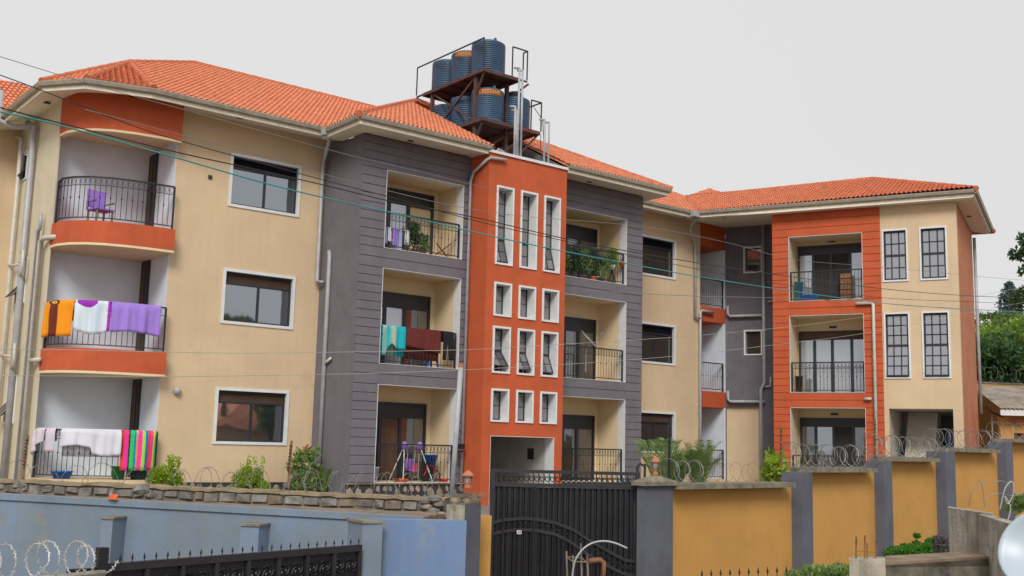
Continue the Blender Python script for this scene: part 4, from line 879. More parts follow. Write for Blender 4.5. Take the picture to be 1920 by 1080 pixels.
# ================================================================== PLANTS
def leaves(b, c, rad, n, size, rnd, shell=.55, long=1.5, updir=0):
    c = Vector(c)
    for _ in range(n):
        while True:
            v = Vector((rnd.uniform(-1, 1), rnd.uniform(-1, 1), rnd.uniform(-1, 1)))
            if shell*.6 < v.length < 1 and rnd.random() < .25+.75*v.length: break
        p = c + Vector((v.x*rad[0], v.y*rad[1], v.z*rad[2])); d = (v.normalized()*.6 + Vector((rnd.gauss(0, .6), rnd.gauss(0, .6), rnd.gauss(0, .6)+updir))).normalized()
        s_ = size*rnd.uniform(.6, 1.3); sd = d.cross(Vector((rnd.gauss(0, 1), rnd.gauss(0, 1), rnd.gauss(0, 1)))).normalized()*s_*.42
        b.face(p, p+d*s_*.5*long+sd, p+d*s_*long, p+d*s_*.5*long-sd)
def shrub(name, label, cat, base, w_, h_, m_, n, size, seed, extra=None, lobes=7, group=None, updir=.3):
    rnd = random.Random(seed); base = Vector(base); t = thing(name, label, cat, base, group); b = MB()
    for k in range(lobes):
        c = base+Vector((rnd.uniform(-.45, .45)*w_, rnd.uniform(-.3, .3)*w_, h_*rnd.uniform(.25, .78))); leaves(b, c, (w_*.3, w_*.3, h_*.25), n//lobes, size, rnd, updir=updir)
    for k in range(9):
        c = base+Vector((rnd.uniform(-.42, .42)*w_, rnd.uniform(-.25, .25)*w_, h_*rnd.uniform(.7, 1.0)))
        for j in range(5): leaves(b, c+Vector((rnd.uniform(-.02, .02), 0, j*.045)), (.035, .035, .03), 5, size*1.1, rnd, updir=1.2)
    b.build('foliage', m_, t, kind='stuff'); s_ = MB()
    for k in range(4): s_.tube([base, base+Vector((rnd.uniform(-.3, .3)*w_, rnd.uniform(-.2, .2)*w_, h_*.6))], .012, 4)
    s_.build('stem', BARK, t)
    if extra: extra(t, base, rnd)
    return t
def blade_plant(name, label, cat, base, h_, m_, n, seed, width=.05, spread=.7, arch=.5, group=None):
    rnd = random.Random(seed); base = Vector(base); t = thing(name, label, cat, base, group); b = MB()
    for k in range(n):
        a = rnd.uniform(0, 6.28); L = h_*rnd.uniform(.6, 1.1); sp = spread*rnd.uniform(.4, 1); pts = []
        for i in range(7): f = i/6; pts.append(base+Vector((math.cos(a)*sp*L*f, math.sin(a)*sp*L*f, L*(f*1.25-arch*f*f))))
        sd = Vector((-math.sin(a), math.cos(a), 0))
        for i in range(6):
            w0 = width*math.sin(math.pi*min(1, (i+.3)/6.3)); w1 = width*math.sin(math.pi*min(1, (i+1.3)/6.3)) if i < 5 else .002; b.face(pts[i]-sd*w0, pts[i]+sd*w0, pts[i+1]+sd*w1, pts[i+1]-sd*w1)
    b.build('foliage', m_, t, kind='stuff'); MB().tube([base, base+Vector((0, 0, .12))], .05, 6).build('stem', BARK, t); return t
def frond_plant(name, label, base, h_, n, seed, m_=LF4):
    rnd = random.Random(seed); base = Vector(base); t = thing(name, label, 'plant', base); b = MB(); st_ = MB()
    for k in range(n):
        a = rnd.uniform(0, 6.28); L = h_*rnd.uniform(.7, 1.15); sp = rnd.uniform(.1, .42); pts = [base+Vector((math.cos(a)*sp*L*f, math.sin(a)*sp*L*f, L*(f*1.3-.6*f*f))) for f in [i/14 for i in range(15)]]
        st_.tube(pts, .007, 3, cap=False)
        for i in range(3, 15):
            d = (pts[i]-pts[i-1]).normalized(); sd = Vector((-math.sin(a), math.cos(a), 0)); l = .15*h_*math.sin(math.pi*(i-1)/15)
            for s_ in (-1, 1):
                tip = pts[i]+sd*s_*l+d*l*.7; b.face(pts[i], pts[i]+sd*s_*l*.5+d*(l*.35+.025), tip, pts[i]+sd*s_*l*.5+d*(l*.35-.025))
    b.build('foliage', m_, t, kind='stuff'); st_.build('frond_stem', m_, t, kind='stuff'); MB().tube([base, base+Vector((0, 0, .2))], .05, 6).build('trunk', BARK, t)
def flower(px):
    def f(t, base, rnd):
        for (dx, dy, dz) in px:
            b = MB(); leaves(b, base+Vector((dx, dy, dz)), (.04, .04, .1), 26, .06, rnd); b.build('flower', REDP, t, kind='stuff')
    return f
q = PY(316, 905, -.9); shrub('shrub', 'bright yellow-green bush beside the ground floor curved balcony', 'shrub', (q.x, -.9, -1.6), .68, .92, LF1, 4200, .042, 1)
q = PY(477, 905, -.9); shrub('shrub', 'bright yellow-green bush below the ground floor window', 'shrub', (q.x, -.9, -1.6), .72, .92, LF1, 4200, .042, 2)
q = PY(572, 900, -1.0); shrub('flowering_plant', 'taller plant with upright red flower left of the grey bay downpipe', 'plant', (q.x, -1.0, -1.6), .72, 1.2, LF4, 1300, .075, 3, extra=flower([(-.02, 0, 1.3), (.22, 0, .7)]), updir=.6)
q = PY(608, 895, -1.0); blade_plant('leafy_plant', 'upright broad-leaved plant against the grey corner', 'plant', (q.x, -1.0, -1.55), 1.15, LF4, 22, 31, .07, .45, .5)
q = PY(520, 915, -1.2); blade_plant('low_plant', 'low spiky plant between the round bush and the red flower', 'plant', (q.x, -1.2, -1.55), .6, LF4, 26, 4, .03, .9, .7)
q = PY(1232, 900, -4.0); frond_plant('palm', 'feathery palm rising beside the grey bay behind the gate pillar', (23.1, -4.6, -1.65), 2.35, 26, 5)
frond_plant('palm', 'feathery palm clump behind the coiled wire right of the gate pillar', (23.9, -4.3, -1.65), 1.75, 30, 6); frond_plant('palm', 'pale feathery palm close to the cream wall downpipe', (24.9, -4.4, -1.65), 2.35, 26, 7)
q = PD(1455, 895, 26.5); shrub('flowering_plant', 'lime green plant with red bracts at the end of the first yellow wall bay', 'plant', (q.x, q.y, q.z-.7), .7, 1.15, LF1, 650, .11, 8, extra=flower([(.25, 0, 1.05), (.1, .05, .95)]))
rp = [(21.75, .5), (22.15, .62), (22.55, .55), (22.95, .6), (23.3, .4)]
LB = ['leftmost bushy potted plant', 'second bushy potted plant', 'middle potted plant', 'dense green potted plant fourth from the left', 'small potted plant beside the dark planter']
for i, (x, h_) in enumerate(rp):
    t = shrub('potted_plant', LB[i]+' on the top right grey balcony', 'potted plant', (x, -1.75, Z3+.14), .42, h_+.12, LF2 if i % 2 else LF4, 420, .075, 40+i, group='potted plants along the top right grey balcony')
    MB().lathe((x, -1.75, Z3+.015), [(.09, 0), (.13, .16), (.11, .16), (.1, .12)], 12).build('pot', ORP if i == 3 else RUST, t, smooth=True)
t = shrub('potted_plant', 'lime green plant on a pot stand at the right end of the top right balcony', 'potted plant', (23.75, -1.8, Z3+.62), .35, .34, LF1, 220, .07, 50)
MB().lathe((23.75, -1.8, Z3+.5), [(.07, 0), (.1, .14), (.08, .14), (.07, .1)], 12).build('pot', TRIM, t, smooth=True)
for a in (0, 2.1, 4.2): MB().tube([(23.75, -1.8, Z3+.5), (23.75+.16*math.cos(a), -1.8+.16*math.sin(a), Z3+.02)], .02, 5).build('stand_leg', BLACK, t)
tub(23.98, -1.98, Z3+.62, .09, .12, ORP, 'orange pot hooked on the right end of the top right balcony rail', 'flower_pot', 'flower pot')
for i, x in enumerate((15.9, 16.25, 16.55)):
    t = shrub('potted_plant', ('short', 'taller', 'small right-hand')[i]+' green plant behind the top left grey bay rail', 'potted plant', (x, -1.65, Z3+.1), .28, (.35, .62, .3)[i], LF4 if i != 1 else LF2, 200, .07, 60+i)
    MB().lathe((x, -1.65, Z3+.015), [(.08, 0), (.11, .12), (.09, .12), (.08, .1)], 10).build('pot', RUST, t)

# ================================================================== TREES AND HILL ON THE RIGHT
h = MB()
hp = [(PD(x, y, D)) for (x, y, D) in ((1700, 640, 95), (1800, 612, 95), (1880, 600, 95), (1960, 600, 95), (2150, 590, 95))]
def crown(b, c, rad, rnd, n, size, lobes=9):
    for k in range(lobes):
        v = Vector((rnd.gauss(0, .42), rnd.gauss(0, .42), rnd.uniform(-.6, .75))); cc = Vector(c)+Vector((v.x*rad[0], v.y*rad[1], v.z*rad[2])); r_ = rnd.uniform(.3, .5)
        leaves(b, cc, (rad[0]*r_, rad[1]*r_, rad[2]*r_*.8), n//lobes, size, rnd, shell=.7)
tr = [(1842, 640, 52, 2.6, 'dark rounded tree just right of the brown end wall', LF2), (1868, 668, 50, 2.6, 'low dark tree above the yellow neighbour wall', LF2), (1905, 660, 49, 3.0, 'dark broad tree behind the corrugated roof', LF2), (1950, 650, 50, 3.4, 'dark tree at the frame edge behind the corrugated roof', LF3), (1820, 660, 54, 2.8, 'dark tree half hidden by the brown end wall', LF3), (1860, 625, 60, 3.0, 'light green tree high on the slope right of the apartment wing', LF6), (1912, 618, 60, 3.2, 'light green tree under the spiky conifer', LF6), (1890, 640, 56, 2.6, 'mid green tree in the middle of the wooded slope', LF6), (1970, 610, 60, 3.8, 'tall green tree at the frame edge on the slope', LF3), (1800, 625, 64, 3.2, 'green tree behind the apartment wing corner', LF3), (1838, 610, 66, 2.4, 'small tree on the skyline next to the apartment wing', LF6), (1880, 604, 68, 2.4, 'small tree on the skyline beneath the conifer', LF3)]  # lower trees get darker leaves, imitating shade low on the slope
def gzz(q): return gz(q.x, q.y)
for i, (x, y, D, r_, lab, m_) in enumerate(tr):
    rnd = random.Random(100+i); c = PD(x, y, D); z0 = gzz(c); t = thing('tree', lab, 'tree', (c.x, c.y, z0), 'trees on the wooded slope'); c = c-Vector((0, 0, .5+r_*.35)); b = MB(); crown(b, c, (r_, r_, r_*.7), rnd, 8000, .17, 16); b.build('crown', m_, t, kind='stuff')
    s_ = MB().tube([(c.x, c.y, z0), (c.x+.1, c.y, (z0+c.z)/2), c], .22, 7, r1=.08)
    for k in range(5): s_.tube([Vector((c.x, c.y, c.z-r_*.4)), c+Vector((rnd.uniform(-.6, .6)*r_, rnd.uniform(-.6, .6)*r_, rnd.uniform(-.1, .6)*r_))], .07, 5, r1=.02)
    s_.build('trunk', BARK, t)
# dark undergrowth below the crowns
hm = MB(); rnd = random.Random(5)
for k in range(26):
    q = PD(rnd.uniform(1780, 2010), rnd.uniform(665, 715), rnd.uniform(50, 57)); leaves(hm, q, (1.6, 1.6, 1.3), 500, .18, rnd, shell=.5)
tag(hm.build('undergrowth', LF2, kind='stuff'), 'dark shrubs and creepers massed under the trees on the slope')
c = PD(1894, 585, 75); t = thing('conifer', 'spiky blue-green conifer standing above the wooded slope', 'tree', (c.x, c.y, gzz(c))); b = MB(); rnd = random.Random(9)
top = PD(1893, 533, 75).z
for k in range(26):
    f = k/25; zz = c.z-1.4+(top-c.z+1.4)*f; L = 1.25*(1-f)**.75+.1
    for j in range(7):
        a = rnd.uniform(0, 6.28); p0 = Vector((c.x, c.y, zz)); p1 = p0+Vector((math.cos(a)*L, math.sin(a)*L, .25*L))
        for s_ in range(7): q = p0.lerp(p1, rnd.uniform(.2, 1)); leaves(b, q, (.12, .12, .06), 2, .15, rnd, shell=.2)
b.build('crown', LF5, t, kind='stuff'); MB().tube([(c.x, c.y, gzz(c)), (c.x, c.y, top)], .16, 6, r1=.02).build('trunk', BARK, t)
c = PD(1960, 500, 40); t = thing('tree', 'near tree reaching in dark leafy branches at the right edge of the picture', 'tree', (c.x, c.y, gzz(c))); b = MB(); rnd = random.Random(12); s_ = MB().tube([(c.x, c.y, gzz(c)), (c.x, c.y, c.z-2), (c.x+.2, c.y, c.z+1.4)], .25, 8, r1=.1)
for (x, y) in ((1905, 476), (1918, 480), (1921, 447), (1928, 458), (1904, 562), (1915, 556), (1925, 545), (1938, 500), (1924, 508), (1916, 572), (1950, 470), (1960, 520), (1950, 560), (1975, 500)):
    q = PD(x, y, 40); leaves(b, q, (.24, .24, .17), 120, .11, rnd, shell=.2); s_.tube([Vector((c.x+.05, c.y, q.z-.3)), q.lerp(c, .4)+Vector((0, 0, .1)), q], .035, 5, r1=.012)
b.build('crown', LF2, t, kind='stuff'); s_.build('trunk', BARK, t)
def wire_coil(label, pts, r, loops, m_=WIRE, rr=.006, squash=1.0, seed=0, barbs=True, tilt=.0, jit=.1):
    rnd = random.Random(seed); P = [Vector(p) for p in pts]; n = loops*16; b = MB(); out = []; L = [0]
    for a, c in zip(P, P[1:]): L.append(L[-1]+(c-a).length)
    js = [rnd.uniform(1-jit, 1+jit) for _ in range(loops+2)]; jo = [rnd.uniform(-jit, jit)*r for _ in range(loops+2)]
    for k in range(n+1):
        t = L[-1]*k/n; lp = k/16; i0 = int(lp); f = lp-i0; R0 = r*(js[i0]*(1-f)+js[i0+1]*f)
        for j in range(len(P)-1):
            if t <= L[j+1]+1e-6: q = P[j].lerp(P[j+1], (t-L[j])/(L[j+1]-L[j])); d = (P[j+1]-P[j]).normalized(); break
        sd = d.cross(Vector((0, 0, 1))).normalized(); up = Vector((0, 0, 1)); a = 2*math.pi*k/16
        al = d*math.sin(a*.5+1)*r*.35*(1 if loops > 3 else .2) + d*jo[i0]*1.5
        out.append(q+sd*math.cos(a)*R0+up*(math.sin(a)*R0*squash+R0*squash)+al)
    b.tube(out, rr, 4, cap=False)
    o = b.build('razor_wire', m_, loc=P[0])
    if barbs:
        bb = MB()
        for k in range(0, len(out)-1):
            for hh in (.2, .7):
                q = out[k].lerp(out[k+1], hh); v = Vector((rnd.gauss(0, 1), rnd.gauss(0, 1), rnd.gauss(0, 1))).normalized()*.02; bb.beam(q-v, q+v, .006)
        ob = bb.build('barbs', m_, o, kind='stuff')
    return tag(o, label, 'razor wire')
# neighbour behind, ochre wall and tin-roofed house
q0 = PD(1822, 718, 42); q1 = PD(1915, 708, 42.5); nb = thing('boundary_wall', 'tall plain ochre wall beyond the brown end of the wing', 'wall', ((q0.x+q1.x)/2, (q0.y+q1.y)/2, -1))
fn = Frame((q0.x, q0.y, 0), (q1.x-q0.x, q1.y-q0.y, 0), (-(q0.y-q1.y)*-1, -(q1.x-q0.x), 0)); Ln = (q1-q0).length+3
MB().fbox(fn, 0, Ln, -.2, 0, -3, q0.z).build('wall_face', YEL, nb); MB().fbox(fn, 0, Ln, -.25, .05, q0.z+.001, q0.z+.06).build('coping', COP, nb)
wire_coil('distant wire loops on top of the tall ochre wall under the trees', [fn.p(.2, -.1, q0.z+.05), fn.p(Ln-.2, -.1, q0.z+.05)], .3, 12, rr=.006, seed=44, barbs=False)
hz = PD(1880, 767, 38); H = thing('house', 'small ochre house with weathered corrugated roof at the right edge', 'house', (hz.x+2, hz.y+1, -1))
fh = Frame((hz.x, hz.y, 0), RT.xy.to_3d().normalized()*1 + Vector((0, 0, 0)), -FW.xy.to_3d().normalized()); e0 = hz.z
wz0 = PD(1890, 775, 38.3).z
wall('wall', fh, .12, 5, -2.5, wz0, -.5, [(.6, 1.3, PD(1905, 812, 38.5).z-1.2, PD(1905, 812, 38.5).z)], YEL, H)
MB().fbox(fh, .65, 1.25, -.7, -.62, PD(1905, 812, 38.5).z-1.2, PD(1905, 812, 38.5).z).build('window', CURT, H); MB().fbox(fh, .45, 1.5, -.49, -.46, PD(1905, 792, 38.5).z-.1, PD(1905, 792, 38.5).z+.12).build('vent_block', BROWN, H)
MB().fbox(fh, -.1, 5, .0, .05, e0-.22, e0).build('fascia', TRIM, H)
rp_ = MB(); nn = 70
for i in range(nn):
    a = -.15+5.2*i/nn; c_ = -.15+5.2*(i+1)/nn; za = .02*math.cos(i*math.pi); zb = .02*math.cos((i+1)*math.pi); sl = lambda s_: .75*0
    rp_.face(fh.p(a, .1, e0+.03+za), fh.p(c_, .1, e0+.03+zb), fh.p(c_+.55, -3.6, e0+1.05+zb), fh.p(a+.55, -3.6, e0+1.05+za)); rp_.face(fh.p(a, .1, e0+.01+za), fh.p(a+.55, -3.6, e0+1.03+za), fh.p(c_+.55, -3.6, e0+1.03+zb), fh.p(c_, .1, e0+.01+zb))
rp_.build('roof', CORR, H, kind='stuff')
q = PD(1863, 776, 36.5); dish(q, UP*.85+RT*.48-FW*.1, .38, 'grey dish tilted to the sky beside the tin-roofed house', GATE2, mast=2.2, arm=False, depth=.1)

# ================================================================== BOUNDARY WALLS
# yellow stepped wall on the right
SC = .955
wp = [PD(1230, 905, 21.3*SC), PD(1490, 903, 25.1*SC), PD(1650, 876, 28.4*SC), PD(1765, 858, 31.0*SC), PD(1877, 843, 33.6*SC)]
# straight line through first and last
pA = wp[0].copy(); pE = wp[-1].copy(); dv = Vector((pE.x-pA.x, pE.y-pA.y, 0)).normalized(); FY = Frame((pA.x, pA.y, 0), dv, (dv.y, -dv.x, 0))
YW = thing('stepped_boundary_wall', 'ochre yellow stepped compound wall with blue-grey pillars right of the black gate', 'wall', (pA.x+6, pA.y, -3))
def sy(x, y): return FY.px(x, y, 0)
bays = [(1262, 1490, 905, 1235), (1523, 1645, 877, 1506), (1672, 1762, 858, 1658), (1790, 1876, 842, 1776), (1898, 1990, 826, 1886)]
gb = [-3.4, -3.2, -3.0, -2.9, -2.8]
for i, (x0, x1, yt, xp) in enumerate(bays):
    a, zt = sy(x0, yt); c_, _ = sy(x1, yt); zt = sy((x0+x1)/2, yt)[1]
    pw = (sy(1262, 905)[0]-sy(1197, 905)[0]) if i == 0 else None
    NP_ = (.16, .26, .26, .26, .26)[i]
    p0 = FY.px((1209, 1503, 1657, 1771, 1885)[i], yt, NP_)[0]; p1 = FY.px((1262, 1523, 1672, 1790, 1898)[i], yt, NP_)[0]
    MB().fbox(FY, p1-.05, c_+.3, -.2, 0, gb[i], zt-.1).build('wall_panel', YEL, YW)
    ca = p1+.02 if i == 0 else FY.px(bays[i][3]-25, yt, -.32)[0]; cb2 = FY.px(x1, yt, .3)[0]+.03
    MB().fbox(FY, ca, cb2, -.32, .3, zt-.099, zt).build('coping', COP, YW)
    a = p1
    if i == 0:
        MB().fbox(FY, p0, p1, -.02, NP_, gb[0], zt-.03).build('pillar', PIL, YW); ac = (p0+p1)/2
        ac0 = ac; gx1 = p0; hw = (p1-p0)/2+.07; cb = MB(); lo = [FY.p(ac-hw, -.1, zt-.029), FY.p(ac+hw, -.1, zt-.029), FY.p(ac+hw, .24, zt-.029), FY.p(ac-hw, .24, zt-.029)]; up_ = [v+Vector((0, 0, .07)) for v in lo]; tp = [FY.p(ac-.07, .0, zt+.15), FY.p(ac+.07, .0, zt+.15), FY.p(ac+.07, .14, zt+.15), FY.p(ac-.07, .14, zt+.15)]
        cb.hexa(lo+up_); cb.hexa([v+Vector((0, 0, .001)) for v in up_]+tp); cb.build('pillar_cap', COP, YW)
    else: MB().fbox(FY, p0, p1, -.25, NP_, gb[i], zt-.1).build('pillar', PIL, YW)
    lab = ('coil of razor wire on the first, lowest bay of the yellow wall', 'dense razor wire coil on the second bay of the yellow wall', 'dense razor wire coil on the third bay of the yellow wall', 'razor wire coil on the fourth bay before the ochre house', 'razor wire on the highest bay at the right edge')[i]
    if i == 0:
        wire_coil('bright dense razor wire loops beside the gate pillar cap', [FY.p(a+.1, -.1, zt), FY.p(a+1.3, -.1, zt)], .22, 6, seed=i); wire_coil('thin rusty wire loops along the rest of the first yellow bay', [FY.p(a+1.4, -.1, zt), FY.p(c_-.1, -.1, zt)], .2, 9, m_=ROD, rr=.003, barbs=False, seed=9)
    else: wire_coil(lab, [FY.p(p0-.1, -.1, zt), FY.p(c_+.05, -.1, zt)], .26, (0, 15, 14, 14, 12)[i], seed=i)
a, zt = sy(1262, 905)
def lamp(p, label, h=.42, r=.12, tm=BROWN):
    p = Vector(p); t = thing('gate_lamp', label, 'lamp', p); MB().lathe(p, [(r*.9, 0), (r*.9, .04), (r*.55, .05), (r*.55, h*.3)], 8).build('lamp_base', BROWN, t)
    for k in range(6): a_ = k*math.pi/3; MB().beam(p+Vector((math.cos(a_)*r*.6, math.sin(a_)*r*.6, h*.28)), p+Vector((math.cos(a_)*r, math.sin(a_)*r, h*.75)), .022).build('cage_bar', WOOD, t)
    MB().lathe(p+Vector((0, 0, h*.28)), [(r*.45, 0), (r*.8, h*.46)], 8).build('lamp_glass', c_pw, t); MB().lathe(p+Vector((0, 0, h*.75)), [(r*1.45, -.02), (r*1.45, 0), (r*.9, h*.14), (r*.3, h*.25), (.01, h*.27)], 8).build('lamp_cap', tm, t)
lamp(FY.p(ac0, .07, zt+.15), 'small red-capped lantern on the gate pillar right of the gate', .34, .06)
# insulator posts of the electric fence
def epost(p, h_, label, m_=ROD, n=6):
    p = Vector(p); t = thing('fence_post', label, 'post', p, 'posts of the electric fence'); MB().beam(p, p+Vector((.02, 0, h_)), .035).build('post', m_, t)
    for k in range(n): MB().lathe(p+Vector((.02*k/n-.03, -.03, h_*(.35+.6*k/n))), [(.012, 0), (.022, .012), (.012, .025)], 6).build('insulator', BLACK, t)
q = sy(1255, 905); epost(FY.p(sy(1257, 900)[0]+.15, -.15, zt), 1.25, 'dark insulator post behind the gate pillar lantern', BLACK)
for (x, y, i, lab) in ((1479, 870, 1, 'rusty insulator post at the left end of the second yellow bay'), (1636, 868, 2, 'rusty insulator post where the second yellow bay meets the third'), (1655, 850, 2, 'rusty insulator post in front of the orange and cream joint')):
    s_, z_ = sy(x, y); epost(FY.p(s_, -.2, z_-.1), .95, lab)
# black sliding gate
g0 = Vector((12.4, -10.37, 0)); ge = FY.p(FY.px(1199, 900, -.12)[0], -.12, 0); gd = Vector((ge.x-g0.x, ge.y-g0.y, 0)); GL = gd.length; FG = Frame((g0.x, g0.y, 0), gd, (gd.y, -gd.x, 0))
gl = lambda x, y: FG.px(x, y, 0)
G = thing('sliding_gate', 'tall black steel sliding gate with a band of scrolls along its top', 'gate', (g0.x+1.8, g0.y, -3.2))
ZG = gl(1000, 881)[1]; zr = gl(1000, 906)[1]; zb = -3.2
sx0 = gl(920, 900)[0]; sx1 = GL
MB().fbox(FG, sx0, sx1, -.03, .05, ZG-.06, ZG).fbox(FG, sx0, sx1, -.03, .05, zr-.07, zr).fbox(FG, sx0, sx0+.08, -.031, .051, zb, ZG-.061).fbox(FG, sx1-.08, sx1, -.031, .051, zb, ZG-.061).build('gate_frame', GATE2, G)
n = 25
for i in range(n):
    a = sx0+.1+(sx1-sx0-.2)*i/n; c_ = sx0+.1+(sx1-sx0-.2)*(i+1)/n; m_ = (a+c_)/2; b = MB(); w3 = (c_-a)
    b.hexa([FG.p(a+w3*.12, -.02, zb), FG.p(c_-w3*.12, -.02, zb), FG.p(c_-w3*.25, .025, zb), FG.p(a+w3*.25, .025, zb), FG.p(a+w3*.12, -.02, zr-.075), FG.p(c_-w3*.12, -.02, zr-.075), FG.p(c_-w3*.25, .025, zr-.075), FG.p(a+w3*.25, .025, zr-.075)]); b.build('sheet_rib', GATE, G)
MB().fbox(FG, sx0+.085, sx1-.085, -.03, -.021, zb, zr-.075).build('backing_sheet', GATE, G)
n = 26
for i in range(n):
    cx = sx0+.12+(sx1-sx0-.24)*(i+.5)/n; cz = (ZG-.06+zr)/2; b = MB(); hr = (ZG-.06-zr)/2; b.tube([FG.p(cx+math.cos(k*.6)*(.015+.0042*k), .01, cz+math.sin(k*.6)*(.015+.0042*k)*1.15) for k in range(13)], .009, 4); b.fbox(FG, cx-.07, cx-.055, 0, .02, zr, ZG-.06); b.build('scroll', GATE2, G)
# arched bands
def gpt(x, y, nn=.04): s_, z_ = FG.px(x, y, nn); return FG.p(s_, nn, z_)
arc1 = [(924, 980), (943, 975), (975, 972), (1002, 973), (1040, 980), (1075, 993), (1108, 1015), (1145, 1036), (1172, 1050), (1192, 1053)]; arc2 = [(x, y+21) for x, y in arc1[:5]] + [(1070, 1016), (1100, 1038), (1140, 1061), (1170, 1076), (1192, 1080)]
for A2 in (arc1, arc2):
    b = MB()
    for p, q in zip(A2, A2[1:]): b.beam(gpt(*p), gpt(*q), .04, .055)
    b.build('arched_band', GATE2, G)
rnd = random.Random(3)
for k in range(44):
    f = k/43*(len(arc1)-1.001); i = int(f); f -= i; x = arc1[i][0]*(1-f)+arc1[i+1][0]*f; y = (arc1[i][1]*(1-f)+arc1[i+1][1]*f + arc2[i][1]*(1-f)+arc2[i+1][1]*f)/2; c = gpt(x, y+1, .035); b = MB()
    b.tube([c+FG.d*math.cos(j*.65+k)*(.01+.004*j)+Vector((0, 0, math.sin(j*.65+k)*(.01+.004*j))) for j in range(11)], .007, 4); b.build('scroll', GATE2, G)
for i in range(36):
    x = 928+i*7.4
    f = max(0, min(len(arc2)-1.001, next((j+(x-arc2[j][0])/(arc2[j+1][0]-arc2[j][0]) for j in range(len(arc2)-1) if arc2[j][0] <= x <= arc2[j+1][0]), len(arc2)-1.01))); j = int(f); y = arc2[j][1]*(1-f+j)+arc2[j+1][1]*(f-j)
    p = gpt(x, y+4, .045); MB().beam(p, (p.x, p.y, zb), .022).build('lower_bar', GATE2, G)
for x in (945, 1002): p = gpt(x, 912, .045); MB().beam(p, (p.x, p.y, zb), .045).build('stile', GATE2, G)
np_ = gpt(973.5, 998, .075); FNP = Frame(np_, FG.d, FG.n)
npl = MB().fbox(FNP, -.042, .042, -.012, -.002, -.033, .033).build('number_plate', TRIM, G)
cu = bpy.data.curves.new('number', 'FONT'); cu.body = '49'; cu.size = .065; cu.extrude = .002; cu.align_x = 'CENTER'; ob = bpy.data.objects.new('tmp', cu); COL.objects.link(ob); bpy.context.view_layer.update()
me = bpy.data.meshes.new_from_object(ob.evaluated_get(bpy.context.evaluated_depsgraph_get())); bpy.data.objects.remove(ob)
for v in me.vertices: v.co = FNP.p(v.co.x, .002+v.co.z, v.co.y-.022) - wloc(G)
me.materials.clear(); me.materials.append(DARK); o = bpy.data.objects.new('number', me); COL.objects.link(o); o.parent = npl
hk = gl(1201, 870)[0]; hb = MB().tube([FG.p(sx1-.02, -.1, ZG-.1), FG.p(sx1-.02, -.1, ZG+.1), FG.p(sx1+.03, -.1, ZG+.17), FG.p(sx1+.09, -.1, ZG+.12)], .025, 6).fbox(FG, sx1+.1, sx1+.14, -.12, -.08, ZG-.2, ZG+.16); hb.build('roller_bracket', GATE2, G)
# gate post on the left, stone wall end
PG = PD(887, 940, 18.6); gp = thing('gate_pillar', 'dark grey rendered pillar with rubble and dry twigs on top, left of the gate', 'pillar', (PG.x, PG.y, -3.3))
pa = PD(833, 936, 18.1); pb = PD(872, 945, 18.1); pc = PD(902, 945, 18.6)
MB().hexa([(pb.x, pb.y, -3.4), (pc.x, pc.y, -3.4), (pc.x-.25, pc.y+.5, -3.4), (pb.x-.25, pb.y+.4, -3.4), (pb.x, pb.y, pb.z), (pc.x, pc.y, pb.z+.02), (pc.x-.25, pc.y+.5, pb.z+.02), (pb.x-.25, pb.y+.4, pb.z)]).build('pillar_shaft', PIL, gp)
MB().hexa([(pa.x, pa.y, -3.4), (pb.x-.003, pb.y, -3.4), (pb.x-.26, pb.y+.4, -3.4), (pa.x-.2, pa.y+.4, -3.4), (pa.x, pa.y, pb.z-.02), (pb.x-.003, pb.y, pb.z-.02), (pb.x-.26, pb.y+.4, pb.z), (pa.x-.2, pa.y+.4, pb.z)]).build('concrete_side', CONC, gp)
b = MB(); rnd = random.Random(8)
ctr = (pa+pc)/2; ctr.z = pb.z+.0
for k in range(7): q = ctr+Vector((rnd.uniform(-.3, .25), rnd.uniform(-.02, .3), .0)); r_ = rnd.uniform(.07, .13); b.lathe(q, [(r_, -.02), (r_*1.05, r_*.4), (r_*.6, r_*.9), (.01, r_)], 7)
b.build('rubble', SANDM, gp, kind='stuff'); b = MB()
for k in range(90): q = ctr+Vector((rnd.uniform(-.05, .42), rnd.uniform(0, .3), .04+rnd.uniform(0, .1))); v = Vector((rnd.gauss(0, .12), rnd.gauss(0, .12), rnd.uniform(-.02, .09))); b.beam(q-v, q+v, .006)
b.build('dry_twigs', WOOD, gp, kind='stuff')
for (x, y, s_) in ((800, 950, .1), (812, 958, .12), (822, 945, .1), (803, 962, .08), (826, 965, .1), (796, 940, .1), (815, 935, .12)):
    q = PD(x, y, 17.9); b = MB().lathe(q-Vector((0, 0, s_*.5)), [(s_*.4, 0), (s_*.95, s_*.25), (s_, s_*.7), (s_*.5, s_)], 7); b.build('stone', random.choice([SANDM, STONE, STONE2, ROD]), gp)
lamp(PD(877, 915, 18.9), 'lantern with faded red cap on the rubble pillar left of the gate', .30, .075)
slab4(PD(899, 968, 19.3), PD(922, 968, 19.3), PD(910, 968, 19.3).z, PD(910, 968, 19.3).z, -3.4, .25).build('low_return', YEL, gp)
